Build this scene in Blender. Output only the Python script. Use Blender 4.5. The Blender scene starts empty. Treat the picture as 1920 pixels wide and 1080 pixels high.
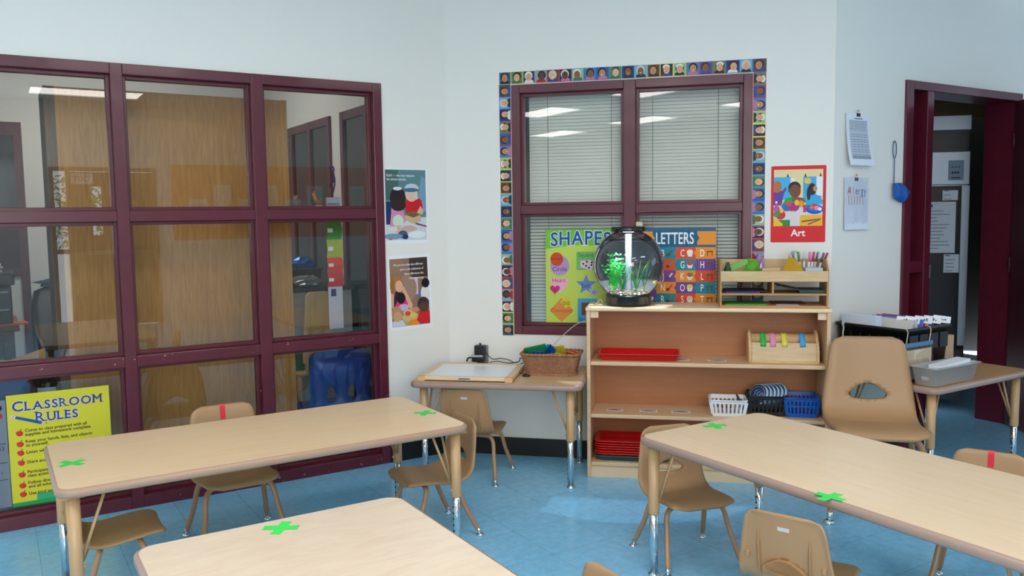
import bpy, bmesh, math, random
from math import sin, cos, pi, radians, sqrt, atan2
from mathutils import Vector, Matrix
from mathutils.geometry import delaunay_2d_cdt

sc = bpy.context.scene
COL = sc.collection
S = sqrt(.5)
R45 = radians(45)
KA, KC, YB = 4.4367, 2.91, 4.775      # distances of the left wall, the door wall and the middle wall
CEIL = 3.0

# ------------------------------------------------------------------ camera, world, exposure
CAM_F, CAM_YAW, CAM_PITCH, CAM_ROLL = 1569.13, radians(13.0889), radians(4.9076), radians(-.7686)
fwd = Vector((-sin(CAM_YAW)*cos(CAM_PITCH), cos(CAM_YAW)*cos(CAM_PITCH), -sin(CAM_PITCH)))
rt = Vector((cos(CAM_YAW), sin(CAM_YAW), 0))
up = rt.cross(fwd)
rt, up = rt*cos(CAM_ROLL)+up*sin(CAM_ROLL), up*cos(CAM_ROLL)-rt*sin(CAM_ROLL)
cd = bpy.data.cameras.new('camera'); cam = bpy.data.objects.new('camera', cd); COL.objects.link(cam)
cd.sensor_width = 36; cd.lens = 36*CAM_F/1920; cd.clip_start = .05; cd.clip_end = 200
m3 = Matrix((rt, up, -fwd)).transposed()
cam.matrix_world = Matrix.Translation((0, 0, 1.42)) @ m3.to_4x4()
sc.camera = cam

w = bpy.data.worlds.new('world'); sc.world = w; w.use_nodes = True
w.node_tree.nodes['Background'].inputs[0].default_value = (.75, .87, 1, 1)
w.node_tree.nodes['Background'].inputs[1].default_value = 3.0

sc.view_settings.view_transform = 'Standard'; sc.view_settings.look = 'None'
sc.view_settings.gamma = 1; sc.view_settings.use_curve_mapping = False
sc.view_settings.exposure = 0.55
TROFFER = 7.4        # radiance of the ceiling troffers

# ------------------------------------------------------------------ helpers
def lin(c):
    c = c/255.
    return c/12.92 if c <= .04045 else ((c+.055)/1.055)**2.4
def C(r, g, b): return (lin(r), lin(g), lin(b), 1)
def P(s, d, z=0): return Vector((s*S-d*S, s*S+d*S, z))    # the 45 degree frame of the left wall: s along it, d away from the viewer

def newmat(name):
    m = bpy.data.materials.new(name); m.use_nodes = True
    nt = m.node_tree; b = nt.nodes['Principled BSDF']
    return m, nt, b
def mat(name, col, rough=.5, metal=0, spec=.5, coat=0, trans=0, alpha=1, bump=0, bscale=200, var=0, vscale=8, emit=None, estr=0, sheen=0):
    m, nt, b = newmat(name)
    b.inputs['Base Color'].default_value = col
    b.inputs['Roughness'].default_value = rough; b.inputs['Metallic'].default_value = metal
    b.inputs['Specular IOR Level'].default_value = spec
    b.inputs['Coat Weight'].default_value = coat; b.inputs['Coat Roughness'].default_value = .08
    b.inputs['Transmission Weight'].default_value = trans; b.inputs['Alpha'].default_value = alpha
    if emit: b.inputs['Emission Color'].default_value = emit; b.inputs['Emission Strength'].default_value = estr
    tc = None
    if var or bump:
        tc = nt.nodes.new('ShaderNodeTexCoord')
    if var:
        n = nt.nodes.new('ShaderNodeTexNoise'); n.inputs['Scale'].default_value = vscale; n.inputs['Detail'].default_value = 5
        r = nt.nodes.new('ShaderNodeValToRGB')
        r.color_ramp.elements[0].position = .3; r.color_ramp.elements[1].position = .7
        r.color_ramp.elements[0].color = tuple(max(0, x*(1-var)) for x in col[:3])+(1,)
        r.color_ramp.elements[1].color = tuple(min(1, x*(1+var)) for x in col[:3])+(1,)
        nt.links.new(tc.outputs['Object'], n.inputs['Vector']); nt.links.new(n.outputs['Fac'], r.inputs['Fac'])
        nt.links.new(r.outputs['Color'], b.inputs['Base Color'])
    if bump:
        n2 = nt.nodes.new('ShaderNodeTexNoise'); n2.inputs['Scale'].default_value = bscale; n2.inputs['Detail'].default_value = 3
        bp = nt.nodes.new('ShaderNodeBump'); bp.inputs['Strength'].default_value = bump; bp.inputs['Distance'].default_value = .002
        nt.links.new(tc.outputs['Object'], n2.inputs['Vector']); nt.links.new(n2.outputs['Fac'], bp.inputs['Height'])
        nt.links.new(bp.outputs['Normal'], b.inputs['Normal'])
    return m
def wood(name, c1, c2, scale=(1.2, 14, 14), rough=.4, coat=0, contrast=(.35, .7), rot=0):
    m, nt, b = newmat(name)
    tc = nt.nodes.new('ShaderNodeTexCoord'); mp = nt.nodes.new('ShaderNodeMapping')
    mp.inputs['Scale'].default_value = scale; mp.inputs['Rotation'].default_value = (0, 0, rot)
    n = nt.nodes.new('ShaderNodeTexNoise'); n.inputs['Scale'].default_value = 3.0; n.inputs['Detail'].default_value = 7
    n.inputs['Roughness'].default_value = .62; n.inputs['Distortion'].default_value = .9
    r = nt.nodes.new('ShaderNodeValToRGB')
    r.color_ramp.elements[0].position, r.color_ramp.elements[1].position = contrast
    r.color_ramp.elements[0].color = c1; r.color_ramp.elements[1].color = c2
    nt.links.new(tc.outputs['Object'], mp.inputs['Vector']); nt.links.new(mp.outputs['Vector'], n.inputs['Vector'])
    nt.links.new(n.outputs['Fac'], r.inputs['Fac']); nt.links.new(r.outputs['Color'], b.inputs['Base Color'])
    b.inputs['Roughness'].default_value = rough; b.inputs['Coat Weight'].default_value = coat
    return m
def clear(name, tint=(1, 1, 1, 1), gain=1.0, rough=0.0, haze=0.0, hazecol=(.8, .8, .8, 1)):
    # thin clear sheet: lets light straight through, mirrors by Fresnel
    m = bpy.data.materials.new(name); m.use_nodes = True; nt = m.node_tree
    for n in list(nt.nodes): nt.nodes.remove(n)
    o = nt.nodes.new('ShaderNodeOutputMaterial'); t = nt.nodes.new('ShaderNodeBsdfTransparent'); g = nt.nodes.new('ShaderNodeBsdfGlossy')
    g.inputs['Roughness'].default_value = rough; g.inputs['Color'].default_value = (1, 1, 1, 1); t.inputs['Color'].default_value = tint
    f = nt.nodes.new('ShaderNodeFresnel'); f.inputs['IOR'].default_value = 1.5
    mu = nt.nodes.new('ShaderNodeMath'); mu.operation = 'MULTIPLY'; mu.inputs[1].default_value = gain; mu.use_clamp = True
    x = nt.nodes.new('ShaderNodeMixShader')
    nt.links.new(f.outputs[0], mu.inputs[0]); nt.links.new(mu.outputs[0], x.inputs[0]); nt.links.new(g.outputs[0], x.inputs[2])
    if haze:
        dfs = nt.nodes.new('ShaderNodeBsdfDiffuse'); dfs.inputs['Color'].default_value = hazecol
        x2 = nt.nodes.new('ShaderNodeMixShader'); x2.inputs[0].default_value = haze
        nt.links.new(t.outputs[0], x2.inputs[1]); nt.links.new(dfs.outputs[0], x2.inputs[2]); nt.links.new(x2.outputs[0], x.inputs[1])
    else: nt.links.new(t.outputs[0], x.inputs[1])
    nt.links.new(x.outputs[0], o.inputs[0])
    return m

class MB:
    def __init__(s): s.v = []; s.f = []; s.mi = []; s.sm = []; s.cur = 0
    def mat(s, i): s.cur = i; return s
    def add(s, v, f, sm=False):
        o = len(s.v); s.v += [tuple(p) for p in v]
        for q in f: s.f.append([i+o for i in q]); s.mi.append(s.cur); s.sm.append(sm)
        return s
    def box(s, x0, x1, y0, y1, z0, z1):
        return s.add([(x0, y0, z0), (x1, y0, z0), (x1, y1, z0), (x0, y1, z0), (x0, y0, z1), (x1, y0, z1), (x1, y1, z1), (x0, y1, z1)],
                     [(3, 2, 1, 0), (4, 5, 6, 7), (0, 1, 5, 4), (1, 2, 6, 5), (2, 3, 7, 6), (3, 0, 4, 7)])
    def hexa(s, lo, hi):      # two 4-rings
        return s.add(list(lo)+list(hi), [(3, 2, 1, 0), (4, 5, 6, 7), (0, 1, 5, 4), (1, 2, 6, 5), (2, 3, 7, 6), (3, 0, 4, 7)])
    def prism(s, poly, z0, z1, sm=False):
        n = len(poly)
        s.add([(x, y, z0) for x, y in poly]+[(x, y, z1) for x, y in poly], [tuple(range(n))[::-1], tuple(range(n, 2*n))])
        o = len(s.v)-2*n
        for i in range(n):
            j = (i+1) % n
            s.f.append([o+i, o+j, o+n+j, o+n+i]); s.mi.append(s.cur); s.sm.append(sm)
        return s
    def loft(s, rings, cap0=True, cap1=True, sm=True, closed=True):
        n = len(rings[0]); o = len(s.v)
        for r in rings: s.v += [tuple(p) for p in r]
        for k in range(len(rings)-1):
            for i in range(n if closed else n-1):
                j = (i+1) % n
                s.f.append([o+k*n+i, o+k*n+j, o+(k+1)*n+j, o+(k+1)*n+i]); s.mi.append(s.cur); s.sm.append(sm)
        if cap0: s.f.append([o+i for i in range(n)][::-1]); s.mi.append(s.cur); s.sm.append(False)
        if cap1: s.f.append([o+(len(rings)-1)*n+i for i in range(n)]); s.mi.append(s.cur); s.sm.append(False)
        return s
    def lathe(s, prof, n=24, cx=0, cy=0, cap=True, sm=True):
        return s.loft([[(cx+r*cos(2*pi*i/n), cy+r*sin(2*pi*i/n), z) for i in range(n)] for r, z in prof], cap, cap, sm)
    def tube(s, pts, r, n=8, sm=True, cap=True):
        pts = [Vector(p) for p in pts]; rings = []
        rr = r if isinstance(r, (list, tuple)) else [r]*len(pts)
        t0 = (pts[1]-pts[0]).normalized()
        a = t0.orthogonal().normalized()
        for i, p in enumerate(pts):
            t = (pts[min(i+1, len(pts)-1)]-pts[max(i-1, 0)]).normalized()
            a = (a-t*a.dot(t)).normalized(); b = t.cross(a)
            rings.append([p+(a*cos(2*pi*k/n)+b*sin(2*pi*k/n))*rr[i] for k in range(n)])
        return s.loft(rings, cap, cap, sm)
    def ball(s, c, r, n=12, m=8, sq=(1, 1, 1)):
        rings = []
        for j in range(1, m):
            a = -pi/2+pi*j/m
            rings.append([(c[0]+r*sq[0]*cos(a)*cos(2*pi*i/n), c[1]+r*sq[1]*cos(a)*sin(2*pi*i/n), c[2]+r*sq[2]*sin(a)) for i in range(n)])
        return s.loft(rings)
    def tf(s, M):
        s.v = [tuple(M @ Vector(p)) for p in s.v]; return s
    def build(s, name, mats, parent=None, loc=(0, 0, 0), rotz=0, bevel=0, segs=2, smooth=None, rot=None):
        me = bpy.data.meshes.new(name); me.from_pydata(s.v, [], s.f)
        if not isinstance(mats, (list, tuple)): mats = [mats]
        for m in mats: me.materials.append(m)
        me.polygons.foreach_set('material_index', s.mi)
        me.polygons.foreach_set('use_smooth', s.sm if smooth is None else [smooth]*len(s.f))
        me.update()
        o = bpy.data.objects.new(name, me); COL.objects.link(o)
        o.location = loc; o.rotation_euler = rot if rot else (0, 0, rotz)
        if parent: o.parent = parent
        if bevel:
            b = o.modifiers.new('bevel', 'BEVEL'); b.width = bevel; b.segments = segs; b.limit_method = 'ANGLE'; b.angle_limit = radians(40)
        return o
def tag(o, label=None, cat=None, group=None, kind=None):
    if label: o['label'] = label
    if cat: o['category'] = cat
    if group: o['group'] = group
    if kind: o['kind'] = kind
    return o
def thing(name, label, cat, loc=(0, 0, 0), rotz=0, group=None, rot=None):
    o = bpy.data.objects.new(name, None); COL.objects.link(o); o.empty_display_size = .1
    o.location = loc; o.rotation_euler = rot if rot else (0, 0, rotz)
    return tag(o, label, cat, group)
def struct(o, label=None): return tag(o, label, None, None, 'structure')
def kids(o): return [c for c in COL.objects if c.parent == o]
def dup(o, parent=None):
    c = o.copy(); COL.objects.link(c)
    if parent: c.parent = parent
    for ch in kids(o): dup(ch, c)
    return c
def rrect(x0, x1, y0, y1, r, n=6):
    p = []
    for cx, cy, a in ((x1-r, y0+r, -pi/2), (x1-r, y1-r, 0), (x0+r, y1-r, pi/2), (x0+r, y0+r, pi)):
        for i in range(n+1):
            t = a+pi/2*i/n; p.append((cx+r*cos(t), cy+r*sin(t)))
    return p
def smooth_path(pts, n=6):
    # Catmull-Rom through the points
    pts = [Vector(p) for p in pts]; out = []
    q = [pts[0]*2-pts[1]]+pts+[pts[-1]*2-pts[-2]]
    for i in range(1, len(q)-2):
        for k in range(n):
            t = k/n
            out.append(.5*((2*q[i])+(q[i+1]-q[i-1])*t+(2*q[i-1]-5*q[i]+4*q[i+1]-q[i+2])*t*t+(3*q[i]-q[i-1]-3*q[i+1]+q[i+2])*t**3))
    out.append(pts[-1]); return out

# ---- flat printed matter: coloured polygons and lettering on a thin sheet
M_print = None
def print_mat(name, rough=.45):
    m, nt, b = newmat(name)
    a = nt.nodes.new('ShaderNodeAttribute'); a.attribute_name = 'ink'
    nt.links.new(a.outputs['Color'], b.inputs['Base Color']); b.inputs['Roughness'].default_value = rough; b.inputs['Specular IOR Level'].default_value = .25
    return m
_tx = {}
def text_mesh(t, bold, sp):
    k = (t, bold, sp)
    if k not in _tx:
        cu = bpy.data.curves.new('lettering', 'FONT'); cu.body = t; cu.size = 1; cu.offset = bold; cu.space_character = sp; cu.resolution_u = 3
        ob = bpy.data.objects.new('lettering', cu); COL.objects.link(ob)
        bpy.context.view_layer.update()
        dg = bpy.context.evaluated_depsgraph_get()
        me = bpy.data.meshes.new_from_object(ob.evaluated_get(dg))
        v = [(p.co.x, p.co.y) for p in me.vertices]; f = [list(p.vertices) for p in me.polygons]
        COL.objects.unlink(ob); bpy.data.objects.remove(ob); bpy.data.curves.remove(cu); bpy.data.meshes.remove(me)
        _tx[k] = (v, f)
    return _tx[k]
class Art:
    GAP = .0003
    def __init__(s, w, h, base, thick=.0008):
        s.w, s.h = w, h; s.items = []; s.thick = thick; s.base = base; s.extra = []
    def _add(s, v, f, col):
        xs = [p[0] for p in v]; zs = [p[1] for p in v]; bb = (min(xs), max(xs), min(zs), max(zs)); L = 1
        for b2, l2, *_ in s.items:
            if bb[0] < b2[1] and bb[1] > b2[0] and bb[2] < b2[3] and bb[3] > b2[2]: L = max(L, l2+1)
        s.items.append((bb, L, v, f, col)); return s
    def poly(s, pts, col): return s._add(list(pts), [list(range(len(pts)))], col)
    def rect(s, x0, x1, z0, z1, col): return s.poly([(x0, z0), (x1, z0), (x1, z1), (x0, z1)], col)
    def rr(s, x0, x1, z0, z1, r, col): return s.poly(rrect(x0, x1, z0, z1, r, 4), col)
    def ell(s, cx, cz, rx, rz, col, n=20, rot=0, a0=0, a1=2*pi):
        full = abs(a1-a0-2*pi) < 1e-6; m = n if full else n+1; p = []
        for i in range(m):
            a = a0+(a1-a0)*i/n; x, z = rx*cos(a), rz*sin(a)
            p.append((cx+x*cos(rot)-z*sin(rot), cz+x*sin(rot)+z*cos(rot)))
        return s.poly(p, col)
    def text(s, t, x, z, size, col, align='L', bold=0, sx=1, shear=0, rot=0, sp=1):
        v, f = text_mesh(t, bold, sp)
        if not v: return s
        x0 = min(p[0] for p in v); x1 = max(p[0] for p in v); wd = x1-x0
        off = {'L': 0, 'C': wd/2, 'R': wd}[align]
        q = []
        for a, b in v:
            px = (a-x0-off)*size*sx+b*size*shear; pz = b*size
            q.append((x+px*cos(rot)-pz*sin(rot), z+px*sin(rot)+pz*cos(rot)))
        return s._add(q, f, col)
    def build(s, name, m, parent=None, loc=(0, 0, 0), rotz=0, rot=None, shape=None):
        V = []; F = []; Cc = []
        def put(v, f, col):
            o = len(V); V.extend(v)
            for q in f: F.append([i+o for i in q]); Cc.append(col)
        sh = shape or [(0, 0), (s.w, 0), (s.w, s.h), (0, s.h)]; n = len(sh)
        put([(x, 0, z) for x, z in sh]+[(x, s.thick, z) for x, z in sh],
            [list(range(n)), list(range(n, 2*n))[::-1]]+[[i, n+i, n+(i+1) % n, (i+1) % n] for i in range(n)], s.base)
        for bb, L, v, f, col in s.items:
            put([(x, -L*s.GAP, z) for x, z in v], f, col)
        me = bpy.data.meshes.new(name); me.from_pydata(V, [], F); me.materials.append(m)
        at = me.color_attributes.new('ink', 'FLOAT_COLOR', 'CORNER')
        buf = []
        for q, col in zip(F, Cc):
            for _ in q: buf.extend(col)
        at.data.foreach_set('color', buf)
        me.update()
        o = bpy.data.objects.new(name, me); COL.objects.link(o); o.location = loc; o.rotation_euler = rot if rot else (0, 0, rotz)
        if parent: o.parent = parent
        return o

# ------------------------------------------------------------------ materials
M_wall = mat('wall_paint', C(239, 236, 229), .55, bump=.12, bscale=260)
M_ceil = mat('ceiling_tile', C(225, 225, 220), .9, bump=.2, bscale=120)
M_maroon = mat('maroon_enamel', C(92, 24, 42), .33, coat=.15, var=.12, vscale=14, bump=.06, bscale=90)
M_maroon_door = mat('maroon_door_paint', C(74, 22, 34), .5, var=.1, vscale=5)
M_black = mat('black_vinyl', C(22, 20, 20), .45)
M_glass = clear('window_glass', (.96, .97, .965, 1), 1.5)
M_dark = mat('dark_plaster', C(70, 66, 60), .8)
M_print = print_mat('printed_paper', .42)
M_gloss_print = print_mat('laminated_print', .4)
M_table = wood('maple_laminate', C(242, 206, 162), C(247, 215, 174), (1.0, 13, 13), .38, .15)
M_table3 = wood('maple_laminate_lengthwise', C(232, 203, 168), C(237, 211, 178), (13, 1.0, 13), .38, .15)
M_table2 = wood('pale_birch_laminate', C(222, 197, 170), C(230, 208, 183), (2.2, 9, 9), .36, .15, (.3, .62))
M_edge = mat('tan_edge_band', C(176, 142, 118), .38, coat=.2)
M_edge2 = mat('mauve_edge_band', C(168, 138, 124), .38, coat=.2)
M_leg = mat('tan_leg_enamel', C(196, 156, 110), .35, coat=.2)
M_chrome = mat('chrome', (.72, .74, .76, 1), .12, 1)
M_chair = mat('tan_plastic', C(178, 138, 98), .42, bump=.05, bscale=700)
M_chairleg = mat('tan_tube_enamel', C(178, 134, 96), .35, coat=.25)
M_shelf = wood('maple_veneer', C(218, 178, 136), C(228, 192, 152), (1, 10, 10), .4, .1)
M_shelf_in = wood('shaded_back_panel', C(182, 118, 74), C(190, 127, 82), (1, 12, 12), .5)  # shade of the shelf interior put into the back panel's darker colour
M_shelf_edge = mat('maple_edge', C(232, 202, 164), .4)
M_pine = wood('pine', C(206, 172, 124), C(222, 192, 146), (2, 16, 16), .5)
M_oak = wood('oak_board', C(176, 128, 74), C(192, 144, 88), (2, 18, 18), .5)
M_ply = wood('oak_plywood', C(176, 126, 62), C(204, 156, 88), (22, 22, 1.6), .55, 0, (.3, .7))
M_red = mat('red_plastic', C(214, 22, 30), .28, coat=.2)
M_white = mat('white_plastic', C(236, 238, 240), .35)
M_blackp = mat('black_plastic', C(16, 16, 18), .38)
M_bluep = mat('blue_plastic', C(16, 84, 176), .35)
M_navy = mat('navy_plastic', C(22, 50, 104), .35)
M_teal = mat('teal_plastic', C(20, 96, 104), .4)
M_green_tape = mat('green_tape', C(58, 226, 92), .5)
M_red_tape = mat('red_tape', C(222, 34, 56), .45)
M_grey = mat('grey_metal', C(150, 155, 160), .4, .4)
M_paper = mat('white_paper', C(238, 240, 244), .6)
M_cord_black = mat('black_cord', C(14, 14, 14), .5)
M_cord_white = mat('white_cord', C(200, 200, 196), .5)
# ------------------------------------------------------------------ ceiling troffers (the lamps of the room)
M_diff = mat('troffer_diffuser', (.9, .9, .9, 1), .6, emit=(1.0, .935, .885, 1), estr=TROFFER)
def troffer(s, d, label, m=None):
    t = thing('ceiling_light', label, 'ceiling light', P(s, d, CEIL), R45, 'recessed ceiling lights')
    MB().box(-.62, .62, -.31, -.29, -.03, 0).box(-.62, .62, .29, .31, -.03, 0).box(-.62, -.6, -.29, .29, -.03, 0).box(.6, .62, -.29, .29, -.03, 0).build('frame', M_white, t)
    MB().box(-.6, .6, -.29, .29, -.018, -.006).build('diffuser', m or M_diff, t)
    return t
for d, cols_ in ((1.7, (-3.8, -1.3, 1.2)), (-.42, (-6.3, -3.8, -1.3, 1.2, 3.7)), (-2.5, (-6.45, -4.0, -1.4, 1.1))):
    for s in cols_:
        troffer(s, d, 'recessed fluorescent ceiling light over the classroom')

# daylight from the glazed opening in the far right wall of the room
# ------------------------------------------------------------------ shell
fl = MB().box(-9, 11, -8, 9.5, -.1, 0)
def floor_mat():
    m, nt, b = newmat('blue_vinyl_tile')
    tc = nt.nodes.new('ShaderNodeTexCoord'); mp = nt.nodes.new('ShaderNodeMapping')
    nt.links.new(tc.outputs['Object'], mp.inputs['Vector'])
    br = nt.nodes.new('ShaderNodeTexBrick'); br.offset = 0; br.squash = 1
    br.inputs['Scale'].default_value = 1; br.inputs['Brick Width'].default_value = .3048; br.inputs['Row Height'].default_value = .3048
    br.inputs['Mortar Size'].default_value = .0011; br.inputs['Mortar Smooth'].default_value = .2; br.inputs['Bias'].default_value = 0
    br.inputs['Color1'].default_value = C(140, 206, 243); br.inputs['Color2'].default_value = C(143, 209, 245); br.inputs['Mortar'].default_value = C(98, 150, 184)
    nt.links.new(mp.outputs['Vector'], br.inputs['Vector'])
    n = nt.nodes.new('ShaderNodeTexNoise'); n.inputs['Scale'].default_value = 26; n.inputs['Detail'].default_value = 8; n.inputs['Roughness'].default_value = .7
    nt.links.new(mp.outputs['Vector'], n.inputs['Vector'])
    r = nt.nodes.new('ShaderNodeValToRGB'); r.color_ramp.elements[0].position = .35; r.color_ramp.elements[1].position = .65
    r.color_ramp.elements[0].color = (.86, .86, .86, 1); r.color_ramp.elements[1].color = (1.06, 1.06, 1.06, 1)
    nt.links.new(n.outputs['Fac'], r.inputs['Fac'])
    mx = nt.nodes.new('ShaderNodeMix'); mx.data_type = 'RGBA'; mx.blend_type = 'MULTIPLY'; mx.inputs['Factor'].default_value = 1
    nt.links.new(br.outputs['Color'], mx.inputs['A']); nt.links.new(r.outputs['Color'], mx.inputs['B'])
    nt.links.new(mx.outputs['Result'], b.inputs['Base Color'])
    b.inputs['Roughness'].default_value = .2; b.inputs['Specular IOR Level'].default_value = .5
    n3 = nt.nodes.new('ShaderNodeTexNoise'); n3.inputs['Scale'].default_value = 5; n3.inputs['Detail'].default_value = 2
    nt.links.new(mp.outputs['Vector'], n3.inputs['Vector'])
    bp = nt.nodes.new('ShaderNodeBump'); bp.inputs['Strength'].default_value = .12; bp.inputs['Distance'].default_value = .01
    nt.links.new(n3.outputs['Fac'], bp.inputs['Height']); nt.links.new(bp.outputs['Normal'], b.inputs['Normal'])
    return m
M_floor = floor_mat()
# floor built in the 45 degree frame, with a tile joint at s 3.155, d 1.90
f0 = MB().box(-11.6, 5, -6, 7.2, -.1, 0)
struct(f0.build('floor', M_floor, None, P(3.155, 1.90, 0), R45))
struct(MB().box(-11.6, 5, -6, 7.2, 0, .1).build('ceiling', M_ceil, None, P(3.155, 1.90, CEIL), R45))
SA = YB/S*1.0
s_ab = (YB-KA*sqrt(2)+YB)*S      # corner of left and middle wall on the left wall's s axis
x_ab = YB-KA*sqrt(2); x_bc = YB-KC*sqrt(2); s_bc = (x_bc+YB)*S
T = .14
# left wall with the opening of the long interior window
wl = MB()
wl.box(-8, -.135, KA, KA+T, 0, CEIL).box(1.911, s_ab, KA, KA+T, 0, CEIL).box(-.135, 1.911, KA, KA+T, 2.17, CEIL)
struct(wl.build('wall_left', M_wall, None, (0, 0, 0), R45))
wb = MB()
wb.box(x_ab, -1.098, YB, YB+T, 0, CEIL).box(.24, x_bc, YB, YB+T, 0, CEIL).box(-1.098, .24, YB, YB+T, 0, .73).box(-1.098, .24, YB, YB+T, 2.168, CEIL)
struct(wb.build('wall_back', M_wall))
DL, DR, DT = 4.458, 5.70, 2.16
wc = MB()
wc.box(s_bc, DL, KC, KC+.2, 0, CEIL).box(DR, 7.6, KC, KC+.2, 0, CEIL).box(DL, DR, KC, KC+.2, DT, CEIL)
struct(wc.build('wall_right', M_wall, None, (0, 0, 0), R45))
# the rest of the classroom, behind and beside the viewer
D0 = -3.5
wf = MB()
wf.box(-8, -2.6, D0-T, D0, 0, CEIL).box(-.05, .70, D0-T, D0, 0, CEIL).box(-2.6, -.05, D0-T, D0, 0, .9).box(-2.6, -.05, D0-T, D0, 2.7, CEIL).box(2.0, 7.6, D0-T, D0, 0, CEIL).box(.70, 2.0, D0-T, D0, 2.14, CEIL)
struct(wf.build('wall_front', M_wall, None, (0, 0, 0), R45))
struct(MB().box(-8.1, -8, D0, KA, 0, CEIL).build('wall_side', M_wall, None, (0, 0, 0), R45))
we = MB()
we.box(7.6, 7.7, D0, -2.6, 0, CEIL).box(7.6, 7.7, 1.6, KC+.2, 0, CEIL).box(7.6, 7.7, -2.6, 1.6, 0, .9).box(7.6, 7.7, -2.6, 1.6, 2.6, CEIL)
struct(we.build('wall_end', M_wall, None, (0, 0, 0), R45))
w3 = bpy.data.objects.new('window_3', None); COL.objects.link(w3); w3.location = P(7.6, -.5, .9); w3.rotation_euler = (0, 0, R45); struct(w3)
m = MB()
for y in (-2.1, -.72, .66, 2.04): m.box(.02, .08, y, y+.06, 0, 1.7)
m.box(.02, .08, -2.1, 2.1, 0, .06).box(.02, .08, -2.1, 2.1, 1.64, 1.7)
m.build('window_frame', M_maroon, w3)
FILL_GLOW = 6.0  # glow of the added window behind the viewer
M_day2 = mat('dim_daylit_pane', (.6, .7, .8, 1), .5, emit=(.62, .80, 1.0, 1), estr=1.3)
M_fill_pane = mat('glowing_pane', (.6, .7, .8, 1), .5, emit=(1.0, .97, .94, 1), estr=FILL_GLOW)
MB().box(.045, .05, -2.04, 2.04, .06, 1.64).build('glowing_pane', M_day2, w3)
w7 = bpy.data.objects.new('window_7', None); COL.objects.link(w7); w7.location = P(-1.325, D0, .9); w7.rotation_euler = (0, 0, R45); struct(w7)  # added unseen window, its glowing panes brighten the left and middle walls
m = MB()
for x in (-1.275, -.45, .39, 1.215): m.box(x, x+.06, -.10, -.02, 0, 1.8)
m.box(-1.275, 1.275, -.10, -.02, 0, .06).box(-1.275, 1.275, -.10, -.02, 1.74, 1.8)
m.build('window_frame', M_maroon, w7)
MB().box(-1.27, 1.27, -.07, -.06, .06, 1.74).build('glowing_pane', M_fill_pane, w7)
# baseboards
struct(MB().box(s_bc, DL, KC-.012, KC, 0, .105).build('baseboard_right', M_black, None, (0, 0, 0), R45))
struct(MB().box(x_ab, x_bc, YB-.012, YB, 0, .105).build('baseboard_back', M_black))
struct(MB().box(1.911, s_ab, KA-.012, KA, 0, .105).build('baseboard_left', M_black, None, (0, 0, 0), R45))

# ------------------------------------------------------------------ window_1: the long interior window, maroon steel grid
def bars(mb, vs, hs, x0, x1, z0, z1, y0, y1):
    for a, b in vs: mb.box(a, b, y0, y1, z0, z1)
    for a, b in hs:
        xs = sorted([p for v in vs for p in v])
        # between the verticals only
        for i in range(1, len(xs)-1, 2): mb.box(xs[i], xs[i+1], y0, y1, a, b)
def window(name, loc, rotz, vs, hs, depth, y_glass):
    wn = bpy.data.objects.new(name, None); COL.objects.link(wn); wn.location = loc; wn.rotation_euler = (0, 0, rotz); struct(wn)
    m = MB(); bars(m, vs, hs, 0, 0, hs[0][0], hs[-1][1], -.012, depth)
    m.build('window_frame', M_maroon, wn, bevel=.003)
    xs = [(vs[i][1], vs[i+1][0]) for i in range(len(vs)-1)]; zs = [(hs[i][1], hs[i+1][0]) for i in range(len(hs)-1)]
    for a, b in xs:
        for c, e in zs:
            st = MB(); q = .017
            for y0, y1 in ((y_glass-.022, y_glass-.002), (y_glass+.004, y_glass+.024)):
                st.box(a, a+q, y0, y1, c, e).box(b-q, b, y0, y1, c, e).box(a+q, b-q, y0, y1, c, c+q).box(a+q, b-q, y0, y1, e-q, e)
            st.build('glazing_stop', M_maroon, wn, bevel=.0015, segs=1)
            MB().add([(a+.004, y_glass, c+.004), (b-.004, y_glass, c+.004), (b-.004, y_glass, e-.004), (a+.004, y_glass, e-.004)], [(0, 1, 2, 3)]).build('glass_pane', M_glass, wn)
    return wn
# wear: chips of pale paint on the frame
win1 = window('window_1', P(0, KA, 0), R45, [(-.135, -.08), (.528, .583), (1.187, 1.249), (1.86, 1.911)],
              [(.0, .062), (.707, .762), (1.418, 1.472), (2.119, 2.17)], .12, .05)
M_chip = mat('chipped_paint', C(176, 168, 166), .7)
rng = random.Random(5)
ch = MB()
for s_, z_, n_ in ((.7, .745, 3), (1.22, .52, 2), (1.5, .02, 12), (1.72, .735, 2), (.9, .03, 5), (1.88, .2, 4), (.2, .745, 3), (.53, .74, 3), (1.35, .76, 3), (1.88, .40, 3)):
    for k in range(n_):
        x, z = s_+rng.uniform(-.12, .12)*(3 if z_ < .1 else .4), z_+rng.uniform(-.012, .012)
        if z < .006: z = .008
        r = rng.uniform(.0015, .005)
        ch.add([(x+r*rng.uniform(.6, 1.6)*cos(a*pi/3), -.0127, z+r*rng.uniform(.5, 1)*sin(a*pi/3)) for a in range(6)], [tuple(range(6))])
ch.build('paint_chips', M_chip, win1)
# ------------------------------------------------------------------ window_2 on the middle wall
win2 = window('window_2', (0, YB, 0), 0, [(-1.098, -1.05), (-.456, -.388), (.192, .24)], [(.727, .777), (1.43, 1.48), (2.122, 2.17)], .12, .05)

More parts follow.
